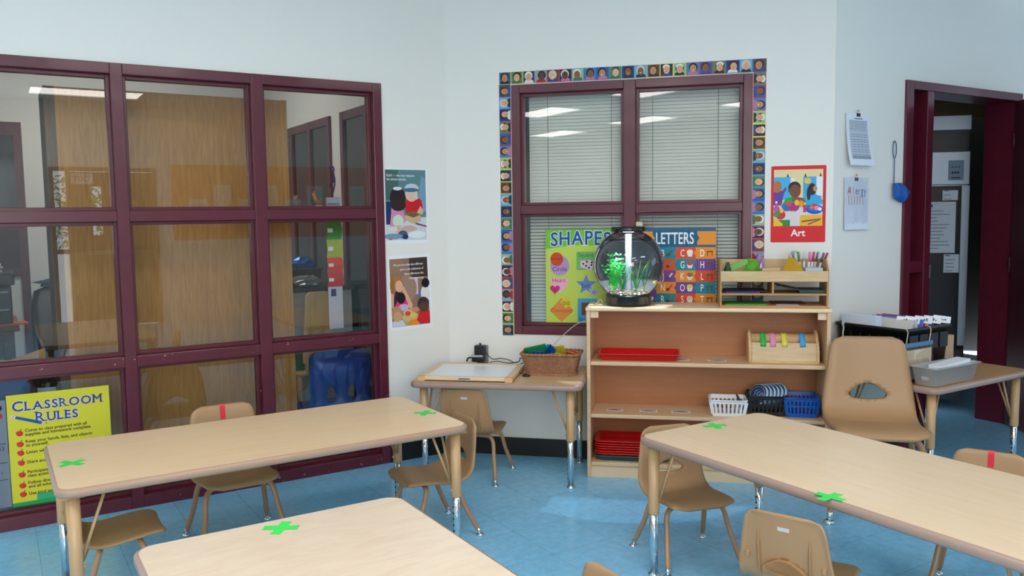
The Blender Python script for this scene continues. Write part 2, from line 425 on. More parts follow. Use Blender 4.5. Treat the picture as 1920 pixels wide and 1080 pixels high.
# venetian blinds behind it
M_slat = mat('blind_slat', C(240, 241, 230), .45)
def blind(x0, x1, label):
    b = thing('venetian_blind', label, 'blind', ((x0+x1)/2, YB+.165, 2.16), 0)
    hw = (x1-x0)/2
    MB().box(-hw, hw, -.014, .014, -.035, 0).build('head_rail', M_slat, b)
    m = MB(); z = -.05; k = 0
    while z > -1.39:
        lower = z < -.74
        t = radians(58 if not lower else 40); c_, s_ = .0115*cos(t), .0115*sin(t)
        m.add([(-hw, -c_, z-s_), (hw, -c_, z-s_), (hw, 0, z+.0012), (-hw, 0, z+.0012), (hw, c_, z+s_), (-hw, c_, z+s_)], [(0, 1, 2, 3), (3, 2, 4, 5)], True)
        z -= .0195; k += 1
    m.build('slats', M_slat, b)
    m = MB()
    for x in (-hw*.62, hw*.62): m.tube([(x, -.015, -.03), (x, -.015, -1.39)], .0013, 5)
    m.build('ladder_cords', mat('blind_cord', C(90, 86, 76), .7), b)
    MB().box(-hw, hw, -.01, .01, -1.405, -1.392).build('bottom_rail', M_slat, b)
blind(-1.03, -.425, 'closed cream venetian blind behind the left half of the faces-bordered window')
blind(-.415, .175, 'closed cream venetian blind behind the right half of the faces-bordered window')
# the dark room behind the blinds
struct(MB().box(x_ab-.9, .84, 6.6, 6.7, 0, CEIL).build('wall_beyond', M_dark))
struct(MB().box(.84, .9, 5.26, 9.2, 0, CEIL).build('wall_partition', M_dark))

# ------------------------------------------------------------------ door_1: frame with narrow sidelight, leaf standing open into the room
d1 = bpy.data.objects.new('door_1', None); COL.objects.link(d1); d1.location = P(0, KC, 0); d1.rotation_euler = (0, 0, R45); struct(d1)
m = MB()
m.box(DL, DL+.068, -.015, .2, 0, DT).box(DL+.068+.135, DL+.068+.135+.062, -.015, .2, 0, DT-.05)
xm = DL+.265
m.box(DL+.068, DR, -.015, .2, DT-.05, DT).box(DR-.05, DR, -.015, .2, 0, DT-.05)
for z in (0, 1.06): m.box(DL+.068, DL+.203, -.012, .16, z, z+.065)
m.build('door_frame', M_maroon, d1, bevel=.003)
m = MB()
m.box(DL+.068, DL+.085, .08, .10, .065, DT-.05).box(DL+.186, DL+.203, .08, .10, .065, DT-.05)
m.build('glazing_stop', M_maroon, d1)
for z0, z1 in ((.065, 1.06), (1.125, DT-.05)):
    MB().add([(DL+.07, .105, z0), (DL+.2, .105, z0), (DL+.2, .105, z1), (DL+.07, .105, z1)], [(0, 1, 2, 3)]).build('glass_pane', M_glass, d1)
MB().box(xm+.001, xm+.006, -.016, .02, 1.02, 1.10).build('strike_plate', M_grey, d1)
# leaf: hinged at the right jamb, swung out towards the viewer
leaf = bpy.data.objects.new('door_leaf', None); COL.objects.link(leaf); leaf.parent = d1
leaf.location = (DR-.052, -.02, .01); leaf.rotation_euler = (0, 0, radians(234.6))
MB().box(0, .93, -.022, .022, 0, 2.10).build('door_panel', M_maroon_door, leaf, bevel=.002)
MB().box(.82, .85, .022, .05, .95, 1.07).tube([(.835, .035, 1.0), (.835, .075, 1.0), (.74, .08, 1.0)], .009, 8).build('door_handle', M_chrome, leaf)
m = MB()
for z in (.25, 1.05, 1.85): m.tube([(-.004, -.024, z-.05), (-.004, -.024, z+.05)], .008, 8)
m.build('hinge', M_maroon_door, leaf)
# ------------------------------------------------------------------ tables with adjustable legs
TZ = .56
def cross(parent, x, y, rot, la=.088, wd=.024, label=None, z=0):
    m = MB()
    for k, (a, dz) in enumerate(((radians(42), 0), (radians(-44), .0006))):
        c, s_ = cos(a), sin(a)
        pts = [(-la/2, -wd/2), (-la/6, -wd/2*1.05), (la/2, -wd/2), (la/2-.004, wd/6), (la/2, wd/2), (0, wd/2*.95), (-la/2, wd/2), (-la/2+.003, 0)]
        q = [(c*px-s_*py, s_*px+c*py) for px, py in pts]
        m.prism(q, dz, dz+.0006)
    o = m.build('tape_cross', M_green_tape, parent, (x, y, z+.0005), rot)
    if label: o['label'] = label
    return o
def table(name, label, lx, ly, loc, rotz, mtop, medge, inset=.052, r=.055, zt=TZ, ext=.25, group=None, leg_dirs=True):
    t = thing(name, label, 'table', loc, rotz, group)
    hx, hy = lx/2, ly/2; th = .032
    # laminate top inset in a rounded edge band
    MB().prism(rrect(-hx+.012, hx-.012, -hy+.012, hy-.012, r-.008), zt-th+.001, zt).build('tabletop', mtop, t)
    prof = [(-.012, zt-.0006), (-.004, zt-.003), (0, zt-.010), (0, zt-th+.008), (-.005, zt-th+.001), (-.016, zt-th)]
    rings = []
    for o_, z in prof: rings.append([(x, y, z) for x, y in rrect(-hx-o_*1, hx+o_*1, -hy-o_, hy+o_, max(.01, r+o_), 7)] if False else [(x, y, z) for x, y in rrect(-hx-o_, hx+o_, -hy-o_, hy+o_, max(.01, r+o_), 7)])
    m = MB()
    # ring order: outwards offset o_ is negative inside
    rings = [[(x, y, z) for x, y in rrect(-(hx+o_), hx+o_, -(hy+o_), hy+o_, max(.012, r+o_), 7)] for o_, z in prof]
    m.loft(rings, False, False, True); m.build('edge_band', medge, t)
    for ix in (-1, 1):
        for iy in (-1, 1):
            x, y = ix*(hx-inset), iy*(hy-inset); zl = ext
            lg = MB(); lg.lathe([(.0205, zl), (.0215, zl+.003), (.0215, zt-th-.004)], 16, x, y)
            lg.box(x-.035, x+.035, y-.035, y+.035, zt-th-.004, zt-th+.001)
            lg.ball((x-ix*.0225, y, zl+.03), .006, 8, 6)
            L = lg.build('leg', M_leg, t)
            ex = MB(); ex.lathe([(.0165, .02), (.0165, zl+.05)], 14, x, y).build('leg_extension', M_chrome, L)
            hl = MB()
            for k in range(int((zl-.05)/.026)):
                z = .05+k*.026
                hl.tube([(x-ix*.0160, y, z), (x-ix*.0172, y, z)], .0045, 8)
            hl.build('adjustment_holes', M_black, L)
            g = MB(); g.lathe([(.021, 0), (.023, .004), (.021, .010), (.009, .016), (.008, .022)], 14, x, y).build('glide', M_chrome, L)
            b = MB()
            b.tube([(x-ix*.018, y-iy*.010, zl+.05), (x-ix*.10, y-iy*.020, zt-th-.002)], .0055, 8)
            b.tube([(x-ix*.010, y-iy*.018, zl+.05), (x-ix*.02, y-iy*.10, zt-th-.002)], .0055, 8)
            b.build('brace', M_leg, L)
    return t
tabL = table('classroom_table', 'long low maple table in front of the long interior window', 1.525, .70, P(.895, 3.34), R45, M_table, M_edge)
cross(tabL, .206-.895, 3.326-3.34, radians(-10), .10, .026, 'green tape cross near the left end', TZ)
cross(tabL, 1.588-.895, 3.289-3.34, radians(8), .10, .026, 'green tape cross near the right end', TZ)
tabR = table('classroom_table', 'long low maple table whose corner stands before the bookshelf', .70, 1.525, P(2.45, 2.477-.7625), R45, M_table3, M_edge2)
cross(tabR, 2.458-2.45, 2.403-1.7145, radians(25), .10, .027, 'green tape cross at the far end', TZ)
cross(tabR, 2.116-2.45, 1.593-1.7145, radians(-39), .095, .027, 'green tape cross by the near edge', TZ)
tabF = table('classroom_table', 'low pale birch table nearest the viewer with one green tape cross', .77, 1.525, P(.655, 2.36-.7625), R45, M_table2, M_edge2)
cross(tabF, .647-.655, 2.278-1.5975, radians(12), .10, .028, 'green tape cross', TZ)
tabW = table('activity_table', 'small low wooden table against the wall under the left window corner', .915, .585, (-1.083, 4.432, 0), radians(2.6), wood('tan_laminate', C(206, 170, 126), C(216, 182, 140), (1, 12, 12), .4, .1), M_edge2, .065, .05, .555, .25)
tabD = table('side_table', 'low table beside the open maroon door carrying a black file crate', .90, .60, P(4.275, 2.592), R45, wood('honey_laminate', C(200, 154, 104), C(208, 164, 114), (1, 12, 12), .35, .2), M_edge2, .06, .05, .56, .25)

# ------------------------------------------------------------------ moulded school chairs
PROF = [(-.162, .252, .108), (-.160, .266, .128), (-.146, .277, .138), (-.11, .281, .146), (-.05, .276, .151), (.02, .268, .154), (.075, .268, .154), (.112, .281, .154), (.132, .306, .153),
        (.142, .345, .148), (.150, .39, .141), (.157, .44, .133), (.162, .475, .127), (.165, .498, .121), (.165, .515, .115)]
def profile_fn():
    pts = [Vector((p[0], p[1])) for p in PROF]; L = [0]
    for a, b in zip(pts, pts[1:]): L.append(L[-1]+(b-a).length)
    def ev(v):
        v = max(0, min(L[-1], v))
        for i in range(len(L)-1):
            if v <= L[i+1]+1e-9: break
        t = (v-L[i])/(L[i+1]-L[i])
        def g(k):
            p0 = PROF[max(i-1, 0)][k]; p1 = PROF[i][k]; p2 = PROF[i+1][k]; p3 = PROF[min(i+2, len(PROF)-1)][k]
            return .5*(2*p1+(p2-p0)*t+(2*p0-5*p1+4*p2-p3)*t*t+(3*p1-p0-3*p2+p3)*t**3)
        y, z, w_ = g(0), g(1), g(2)
        e = 1e-3
        return y, z, w_
    return ev, L
EV, LP = profile_fn(); VT = LP[-1]
def v_at_z(z):
    for k in range(1000):
        v = VT*.45+k*VT*.55/1000
        if EV(v)[1] >= z: return v
    return VT
def map3(u, v):
    y, z, w_ = EV(v)
    y2, z2, _ = EV(v+.004); y1, z1, _ = EV(v-.004)
    ty, tz = y2-y1, z2-z1; l = sqrt(ty*ty+tz*tz) or 1
    ny, nz = -tz/l, ty/l                 # normal towards the sitter
    wv = max(w_, .02); a = abs(u)
    k = max(0, (a-(wv-.022))/.022)
    top = max(0, (v-(VT-.016))/.016)
    dish = .010*(1-(a/wv)**2) if v > VT*.45 else .006*(1-(a/wv)**2)
    off = -dish-.010*min(1.2, k)**2-.008*top**2
    return (u, y+ny*off, z+nz*off)
def handle_outline(n=7):
    zc0, zc1 = .320, .366
    v0, v1 = v_at_z(zc0), v_at_z(zc1); p = []
    # rounded triangle-like hand hole: flat below, arched above
    ctl = [(-.060, v0+.008), (-.046, v0+.001), (0, v0-.002), (.046, v0+.001), (.060, v0+.008), (.063, v0+.016), (.051, v0+.027), (.021, v1), (0, v1+.002), (-.021, v1), (-.051, v0+.027), (-.063, v0+.016)]
    N = len(ctl)
    for i in range(N):
        a, b, c, e = (Vector(ctl[(i+k) % N]) for k in (-1, 0, 1, 2))
        for t in (0, .5):
            p.append(.5*(2*b+(c-a)*t+(2*a-5*b+4*c-e)*t*t+(3*b-a-3*c+e)*t**3))
    return p
HOLE = handle_outline()
def shell_mesh():
    right = []; nv = 46
    for i in range(nv+1):
        v = VT*i/nv; w_ = EV(v)[2]
        # rounded top corners and front corners
        dt = VT-v
        if dt < .034: w_ = w_-.034+sqrt(max(0, .034**2-(.034-dt)**2))
        if v < .03: w_ = w_-.03+sqrt(max(0, .03**2-(.03-v)**2))
        right.append((w_, v))
    out = right+[(-u, v) for u, v in right[::-1]]
    pts = []; 
    for u, v in out:
        if not pts or (Vector((u, v))-Vector(pts[-1])).length > 1e-4: pts.append((u, v))
    if (Vector(pts[0])-Vector(pts[-1])).length < 1e-4: pts.pop()
    n = len(pts); edges = [(i, (i+1) % n) for i in range(n)]
    h = [tuple(p) for p in HOLE]; nh = len(h)
    edges += [(n+i, n+(i+1) % nh) for i in range(nh)]
    allp = pts+h
    def inside(q, poly):
        c = False
        for i in range(len(poly)):
            (x1, y1), (x2, y2) = poly[i], poly[(i+1) % len(poly)]
            if (y1 > q[1]) != (y2 > q[1]) and q[0] < (x2-x1)*(q[1]-y1)/(y2-y1)+x1: c = not c
        return c
    for i in range(1, 48):
        v = VT*i/48
        for j in range(-9, 10):
            u = EV(v)[2]*j/9.4
            if abs(j) == 9: u = EV(v)[2]*.93*(1 if j > 0 else -1)
            if inside((u, v), pts) and min((Vector((u, v))-Vector(q)).length for q in pts) > .004 and not inside((u, v), h) and min((Vector((u, v))-Vector(q)).length for q in h) > .004:
                allp.append((u, v))
    r = delaunay_2d_cdt([Vector(p) for p in allp], edges, [], 0, 1e-6)
    V, F = r[0], r[2]; ff = []
    for f in F:
        c = sum((Vector(V[i]) for i in f), Vector((0, 0)))/len(f)
        if inside(c, pts) and not inside(c, h): ff.append(list(f))
    v3 = [map3(p[0], p[1]) for p in V]
    # orient towards the sitter (up on the seat)
    a, b, c = (Vector(v3[i]) for i in ff[0])
    fix = []
    for f in ff:
        a, b, c = (Vector(v3[i]) for i in f[:3]); nn = (b-a).cross(c-a)
        fix.append(f if nn.dot(Vector((0, -.6, .8))) > 0 else f[::-1])
    return v3, fix
SHV, SHF = shell_mesh()
M_sticker = mat('white_sticker', C(214, 206, 210), .4)
def make_chair(label, m_shell=None):
    t = thing('school_chair', label, 'chair')
    mb = MB(); mb.add(SHV, SHF, True)
    sh = mb.build('seat_shell', m_shell or M_chair, t)
    so = sh.modifiers.new('thickness', 'SOLIDIFY'); so.thickness = .0055; so.offset = -1
    # ribs and hand-hole collar on the back of the shell
    for sx in (-1, 1):
        rb = MB(); a = []; 
        for z, dp in ((.30, .002), (.315, .010), (.36, .012), (.41, .010), (.45, .002)):
            v = v_at_z(z); p = map3(sx*.079, v); a.append((p, dp))
        for (p, d0_), (q, d1_) in zip(a, a[1:]):
            rb.hexa([(p[0]-.0017, p[1]+.003, p[2]), (p[0]+.0017, p[1]+.003, p[2]), (p[0]+.0017, p[1]+.006+d0_, p[2]), (p[0]-.0017, p[1]+.006+d0_, p[2])],
                    [(q[0]-.0017, q[1]+.003, q[2]), (q[0]+.0017, q[1]+.003, q[2]), (q[0]+.0017, q[1]+.006+d1_, q[2]), (q[0]-.0017, q[1]+.006+d1_, q[2])])
        rb.build('back_rib', m_shell or M_chair, t, bevel=.001, segs=1)
        p = map3(sx*.118, v_at_z(.36))
        MB().box(p[0]-.006, p[0]+.006, p[1]+.004, p[1]+.013, p[2]-.010, p[2]+.010).build('stacking_lug', m_shell or M_chair, t, bevel=.002)
    col = MB(); n = len(HOLE)
    outer = [map3(p[0]*1.06, p[1]) for p in HOLE]
    r0 = [(p[0], p[1]+.004, p[2]) for p in outer]; r1 = [(p[0], p[1]+.019, p[2]-.001) for p in outer]
    inner = [map3(p[0]*.985, p[1]) for p in HOLE]
    r2 = [(p[0], p[1]+.019, p[2]-.001) for p in inner]; r3 = [(p[0], p[1]+.002, p[2]) for p in inner]
    col.loft([r0, r1, r2, r3], False, False, False); col.build('hand_hole_collar', m_shell or M_chair, t)
    p = map3(0, v_at_z(.462)); q = map3(0, v_at_z(.474))
    MB().hexa([(-.018, p[1]+.0052, p[2]), (.018, p[1]+.0052, p[2]), (.018, p[1]+.0064, p[2]), (-.018, p[1]+.0064, p[2])],
              [(-.018, q[1]+.0052, q[2]), (.018, q[1]+.0052, q[2]), (.018, q[1]+.0064, q[2]), (-.018, q[1]+.0064, q[2])]).build('maker_sticker', M_sticker, t)
    for fy in (-1, 1):
        for sx in (-1, 1):
            yt = fy*.062; zt = .242
            path = smooth_path([(sx*.0, yt, zt), (sx*.075, yt, zt), (sx*.108, yt+fy*.006, zt-.006), (sx*.128, yt+fy*.018, zt-.034), (sx*.140, yt+fy*.045, zt-.11), (sx*.162, fy*.160, .022)], 5)
            L = MB().tube(path, [.0108]*(len(path)-1)+[.0085], 10).build('leg', M_chairleg, t)
            MB().tube([(sx*.1605, fy*.157, .034), (sx*.1635, fy*.163, .012)], .0095, 10).lathe([(.017, 0), (.0185, .003), (.016, .009), (.008, .013)], 14, sx*.165, fy*.165).build('glide', M_chrome, L)
    # plates joining the legs to the shell
    MB().box(-.09, .09, -.055, .055, .2475, .2525).build('seat_bracket', M_chairleg, t)
    return t
def tape_strip(ch, wd=.021):
    m = MB(); r1 = []; r2 = []
    for k in range(11):
        v = VT-.062+.062*k/10; p = map3(-wd/2, v); q = map3(wd/2, v)
        r1.append((p[0], p[1]-.0012, p[2]+.0006)); r2.append((q[0], q[1]-.0012, q[2]+.0006))
    top = r1[-1], r2[-1]
    r1 += [(top[0][0], top[0][1]+.004, top[0][2]+.001), (top[0][0], top[0][1]+.0095, top[0][2]-.004), (top[0][0], top[0][1]+.0085, top[0][2]-.03)]
    r2 += [(top[1][0], top[1][1]+.004, top[1][2]+.001), (top[1][0], top[1][1]+.0095, top[1][2]-.004), (top[1][0], top[1][1]+.0085, top[1][2]-.03)]
    n = len(r1)
    m.add(r1+r2, [[i, n+i, n+i+1, i+1] for i in range(n-1)], True)
    o = m.build('tape_strip', M_red_tape, ch); o['label'] = 'red tape over the top of the backrest'
    return o
chair0 = make_chair('tan child chair under the light table, its back to the viewer')
chair0.location = (-1.23, 4.35, 0); chair0.rotation_euler = (0, 0, pi-radians(3)); chair0['group'] = 'tan child chairs'
def place(s, d, face, label, extra=0, tape=False, scale=None):
    c = dup(chair0); c['label'] = label
    c.location = P(s, d, 0)
    fx, fy = face[0]*S-face[1]*S, face[0]*S+face[1]*S
    c.rotation_euler = (0, 0, atan2(fx, -fy)+radians(extra))
    if scale: c.scale = scale
    if tape: tape_strip(c)
    return c
place(.345, 3.40, (1, .0), 'tan child chair tucked under the left end of the long table by the window')
place(.865, 3.735, (0, -1), 'tan child chair with red tape between the long table and the window', 0, True, (1.12, 1.06, 1.12))
place(1.63, 3.34, (-1, .04), 'tan child chair at the right end of the long table, seen from its side')
place(2.386, 2.489, (-.28, -.96), 'tan child chair at the far end of the table before the bookshelf')
place(2.147, 1.713, (.94, .34), 'tan child chair with its back to the viewer at the right-hand table, nearest the viewer')
place(2.99, 1.60, (-.92, -.38), 'tan child chair with red tape on the far long side of the right-hand table', 0, True)
place(1.12, 1.61, (-1, 0), 'tan child chair beside the pale front table, only its top edge showing')
big = place(3.515, 2.40, (-S, -S), 'large tan adult chair in front of the black file crate', 0, False, (1.42, 1.42, 1.55))
big['group'] = ''; del big['group']
# ------------------------------------------------------------------ posters and papers on the walls and windows
W255 = C(250, 250, 250); K0 = C(20, 18, 20)
SKIN = [C(232, 184, 150), C(198, 140, 100), C(140, 90, 60), C(96, 58, 40), C(224, 170, 130)]
HAIR = [C(30, 22, 20), C(70, 42, 26), C(150, 100, 50), C(210, 206, 200), C(20, 18, 24)]
def portrait(a, cx, cz, sz, k, quarter=0):
    # one small printed face; quarter = number of quarter turns
    rg = random.Random(k*7+3)
    def T(x, z):
        for _ in range(quarter % 4): x, z = -z, x
        return (cx+x*sz, cz+z*sz)
    def E(x, z, rx, rz, col, n=12): a.poly([T(x+rx*cos(2*pi*i/n), z+rz*sin(2*pi*i/n)) for i in range(n)], col)
    def Pl(pts, col): a.poly([T(x, z) for x, z in pts], col)
    bg = [C(40, 92, 160), C(86, 128, 96), C(36, 52, 110), C(120, 170, 196), C(96, 74, 60), C(28, 40, 70), C(150, 190, 140), C(54, 130, 190)][k % 8]
    sk = SKIN[rg.randrange(5)]; hr = HAIR[rg.randrange(5)]
    Pl([(-.47, -.47), (.47, -.47), (.47, .47), (-.47, .47)], bg)
    shirt = [C(50, 70, 140), C(180, 40, 50), C(230, 226, 220), C(70, 110, 70), C(40, 40, 46), C(196, 120, 150)][rg.randrange(6)]
    Pl([(-.4, -.46), (.4, -.46), (.34, -.28), (.12, -.18), (-.12, -.18), (-.34, -.28)], shirt)
    typ = rg.randrange(5); dx = rg.uniform(-.06, .06)
    E(dx, .10, .34, .36, hr)
    if typ == 1: Pl([(dx-.36, .20), (dx+.36, .20), (dx+.24, .28), (dx+.20, .44), (dx-.20, .44), (dx-.24, .28)], C(60, 46, 40))
    if typ == 2: E(dx, .24, .28, .20, C(236, 236, 230))
    E(dx+rg.uniform(-.03, .03), .01, .25, .31, sk)
    E(dx-.08, .06, .028, .02, K0, 6); E(dx+.08, .06, .028, .02, K0, 6)
    E(dx, -.10, .075, .026, C(180, 70, 70) if typ != 3 else C(240, 230, 226), 8)
EDGE = [C(232, 222, 70), C(206, 60, 80), C(60, 90, 180), C(90, 170, 190)]
def border(name, label, n, size, wd, loc, vertical, q):
    a = Art(size*n if not vertical else wd, wd if not vertical else size*n, C(226, 226, 210))
    for k in range(n):
        c = (k+.5)*size; col = EDGE[(k//3) % 4]
        if vertical:
            a.rect(0, wd, c-size/2, c+size/2, col); portrait(a, wd/2, c, min(wd, size)*1.0, k, q)
        else:
            a.rect(c-size/2, c+size/2, 0, wd, col); portrait(a, c, wd/2, min(wd, size)*1.0, k, q)
    o = a.build(name, M_gloss_print, None, loc)
    return tag(o, label, 'border', 'printed face borders around the blind window')
border('border_strip', 'strip of printed face photos along the top of the blind-covered window', 21, .0705, .07, (-1.170, YB-.0018, 2.176), False, 0)
border('border_strip', 'strip of printed face photos down the left side of the blind-covered window', 21, .0695, .068, (-1.171, YB-.0018, .716), True, 1)
border('border_strip', 'strip of printed face photos down the right side of the blind-covered window', 18, .0690, .066, (.2435, YB-.0018, .934), True, 3)

def star(cx, cz, R, r, n=5, rot=pi/2):
    return [(cx+(R if i % 2 == 0 else r)*cos(rot+pi*i/n), cz+(R if i % 2 == 0 else r)*sin(rot+pi*i/n)) for i in range(2*n)]
def heart(cx, cz, s):
    p = []
    for i in range(30):
        t = 2*pi*i/30
        p.append((cx+s*16*sin(t)**3/17, cz+s*(13*cos(t)-5*cos(2*t)-2*cos(3*t)-cos(4*t))/17))
    return p[::-1]
# SHAPES poster on the lower left pane of window_2
yg = YB+.050-.004
a = Art(.443, .545, C(196, 216, 92))
a.poly([(0, .545), (0, .430)]+[(.443*i/12, .430+.022*sin(pi*i/12)) for i in range(13)]+[(.443, .545)], C(120, 196, 62))
xx = .030
for i, ch in enumerate('SHAPES'):
    v_, f_ = text_mesh(ch, .022, 1); wd_ = (max(p[0] for p in v_)-min(p[0] for p in v_))*.112*.88
    a.text(ch, xx-.0016, .450+.008*sin(pi*i/5), .112, W255, 'L', .05, .88)
    a.text(ch, xx+.0014, .450+.008*sin(pi*i/5), .112, C(26, 84, 168), 'L', .022, .88)
    xx += wd_+.0085
cells = [(.085, .350), (.255, .355), (.372, .350), (.085, .225), (.235, .225), (.375, .225), (.095, .085), (.262, .085), (.384, .085)]
a.ell(.083, .335, .057, .060, C(184, 150, 200)); a.ell(.066, .372, .038, .040, C(206, 76, 30))
a.poly([(.030, .371), (.030, .374), (.102, .374), (.102, .371)], C(70, 30, 20)); a.text('Circle', .083, .302, .036, C(70, 40, 110), 'C')
a.rect(.182, .292, .308, .415, C(120, 190, 104)); a.text('Square', .237, .386, .033, C(44, 110, 60), 'C')
a.poly([(.205, .325), (.268, .305), (.285, .345), (.262, .368), (.205, .362)], C(230, 204, 220))
for p in ((.222, .345), (.238, .333), (.255, .322), (.243, .357), (.270, .338), (.272, .352)): a.ell(p[0], p[1], .006, .006, K0, 8)
a.poly([(.32, .31), (.43, .31), (.375, .41)], C(240, 150, 60)); a.text('Triangle', .375, .318, .026, C(120, 50, 20), 'C')
a.poly(heart(.083, .225, .056), C(240, 176, 200)); a.text('Heart', .078, .237, .034, C(206, 36, 70), 'C'); a.poly(heart(.054, .195, .032), C(206, 50, 120)); a.text('2', .054, .186, .026, C(90, 10, 50), 'C')
a.poly(star(.238, .222, .062, .028), C(110, 140, 200)); a.text('Star', .236, .207, .032, C(40, 60, 130), 'C'); a.poly(star(.283, .180, .038, .018, rot=1.3), C(190, 196, 204)); a.poly(star(.283, .180, .022, .010, rot=1.3), C(150, 156, 166))
a.ell(.375, .225, .050, .036, C(180, 130, 200)); a.text('Oval', .375, .214, .03, C(80, 40, 110), 'C')
a.poly([(.02, .07), (.092, .145), (.164, .07), (.092, .002)], C(226, 142, 66)); a.poly([(.085, .122), (.125, .155), (.155, .112), (.118, .082)], C(220, 200, 50)); a.text('Diamond', .092, .060, .033, C(196, 80, 40), 'C')
for x in (.108, .132): a.ell(x, .113, .010, .010, K0, 10); a.ell(x, .113, .007, .007, C(220, 200, 50), 10)
a.rect(.188, .30, .005, .142, C(70, 160, 210)); a.rect(.21, .30, .045, .118, C(110, 74, 52)); a.text('Rectangle', .244, .012, .026, C(20, 70, 130), 'C')
a.rect(.33, .425, .03, .12, C(236, 120, 130))
o = a.build('poster', M_gloss_print, None, (-.916, yg, .794)); tag(o, 'lime green SHAPES poster on the lower left pane behind the fish tank', 'poster')
# LETTERS poster
a = Art(.437, .545, C(28, 104, 140))
a.rect(.0, .437, .452, .528, C(240, 150, 44)); a.poly([(.088, .446), (.088, .47), (.102, .49), (.088, .51), (.088, .532), (.335, .532), (.335, .51), (.348, .49), (.335, .47), (.335, .446)], C(22, 96, 132))
a.text('LETTERS', .212, .458, .092, W255, 'C', .012, .62)
CT, CR, CO, CP = C(30, 140, 160), C(224, 84, 44), C(240, 146, 40), C(120, 72, 150)
grid = [[CO, CT, CR, CO], [CT, CR, CT, CP], [CR, CP, CO, CR], [CP, CO, CP, CT], [CP, CT, CR, CO], [CO, CP, CT, CR], [CT, CR, CO, CP]]
L_ = 'ABCDEFGHIJKLMNOPQRSTUVWXYZ'
cw, rh = .437/4, .0655
for r in range(7):
    for c in range(4):
        x0, z1 = c*cw, .438-r*rh; col = grid[r][c]
        if z1-rh < -.03: continue
        zb = max(0, z1-rh); zm = (z1+zb)/2
        a.poly([(x0, zb), (x0+cw, zb), (x0+cw, z1), (x0, z1)], col)
for r in range(7):
    for c in range(4):
        x0, z1 = c*cw, .438-r*rh
        if z1-rh < -.03: continue
        zb = max(0, z1-rh); zm = (z1+zb)/2; col = grid[r][c]
        if c: a.poly([(x0, zm-.012), (x0, zm+.012), (x0-.008, zm+.006), (x0-.008, zm-.006)], col)
        i = r*4+c
        if i < 26 and z1-rh > -.01:
            a.text(L_[i], x0+.036, zm-.019, .056, W255, 'C', .006, .62)
            pc = [C(236, 214, 60), C(150, 110, 70), C(220, 60, 60), C(240, 236, 226), C(90, 150, 80), C(120, 70, 60), C(236, 200, 190)][(i*5) % 7]
            k = i % 4
            if k == 0: a.ell(x0+.074, zm, .017, .013, pc); a.ell(x0+.086, zm+.006, .008, .008, pc, 10)
            elif k == 1: a.poly([(x0+.058, zm-.016), (x0+.066, zm-.016), (x0+.092, zm+.014), (x0+.086, zm+.020)], pc); a.ell(x0+.064, zm-.010, .010, .009, C(110, 60, 40), 10)
            elif k == 2: a.poly([(x0+.060, zm+.002), (x0+.094, zm+.002), (x0+.088, zm-.020), (x0+.066, zm-.020)], C(236, 236, 230)); a.ell(x0+.077, zm+.008, .017, .012, pc)
            else: a.rect(x0+.060, x0+.094, zm+.004, zm+.012, C(120, 76, 50)); a.rect(x0+.062, x0+.067, zm-.018, zm+.004, C(120, 76, 50)); a.rect(x0+.087, x0+.092, zm-.018, zm+.004, C(120, 76, 50))
o = a.build('poster', M_gloss_print, None, (-.384, yg, .794)); tag(o, 'teal and orange LETTERS alphabet poster on the lower right pane', 'poster')

# red Art card on the middle wall
a = Art(.282, .412, C(222, 30, 40))
X0, X1, Z0, Z1 = .014, .266, .088, .392
a.rect(X0, X1, Z0, Z1, C(238, 216, 160))
a.rect(X0, .10, .23, .352, C(70, 176, 226)); a.rect(.165, .258, .21, .352, C(64, 172, 226)); a.rect(.10, .125, .21, .345, C(236, 238, 242)); a.rect(.232, X1, .25, .352, C(234, 238, 244))
a.ell(.188, .330, .017, .016, C(246, 200, 60))
for x in (.086, .176, .253): a.poly([(x-.006, .352), (x+.006, .352), (x, .372)], C(36, 44, 70))
a.rect(X0, X1, Z0, .205, C(224, 216, 220))
a.poly([(X0, .20), (.055, .20), (.066, .262), (.082, .29), (.076, .30), (.058, .278), (.03, .285), (X0, .27)], C(104, 62, 150)); a.ell(.032, .300, .022, .032, C(190, 110, 60))
a.poly([(.05, .19), (.075, .235), (.105, .248), (.15, .24), (.185, .22), (.21, .19)], C(36, 160, 70))
a.ell(.121, .296, .032, .032, C(34, 24, 22)); a.ell(.124, .276, .029, .036, C(120, 72, 48)); a.ell(.094, .278, .007, .009, C(120, 72, 48), 10)
a.poly([(.104, .236), (.14, .244), (.172, .236), (.176, .222), (.15, .214), (.112, .222)], C(132, 80, 52))
a.poly([(.172, .20), (.19, .236), (.21, .256), (.24, .254), (X1, .225), (X1, .205)], C(48, 170, 222)); a.ell(.211, .285, .021, .032, C(30, 24, 28)); a.ell(.226, .288, .011, .016, C(200, 140, 100), 12); a.ell(.194, .262, .010, .036, C(30, 24, 28))
a.ell(.083, .190, .025, .022, C(40, 110, 190)); a.ell(.116, .190, .030, .024, C(176, 40, 130)); a.ell(.092, .208, .014, .012, C(226, 70, 60)); a.ell(.134, .214, .012, .016, C(246, 190, 50)); a.ell(.156, .208, .012, .018, C(240, 150, 40))
a.rect(.022, .036, .165, .215, C(190, 90, 170)); a.ell(.030, .18, .016, .02, C(190, 90, 170)); a.ell(.028, .218, .006, .006, W255, 8)
a.rect(.167, .182, .162, .202, C(206, 40, 110)); a.rect(.170, .180, .202, .214, C(240, 220, 90)); a.ell(.113, .164, .010, .006, C(250, 226, 80), 10)
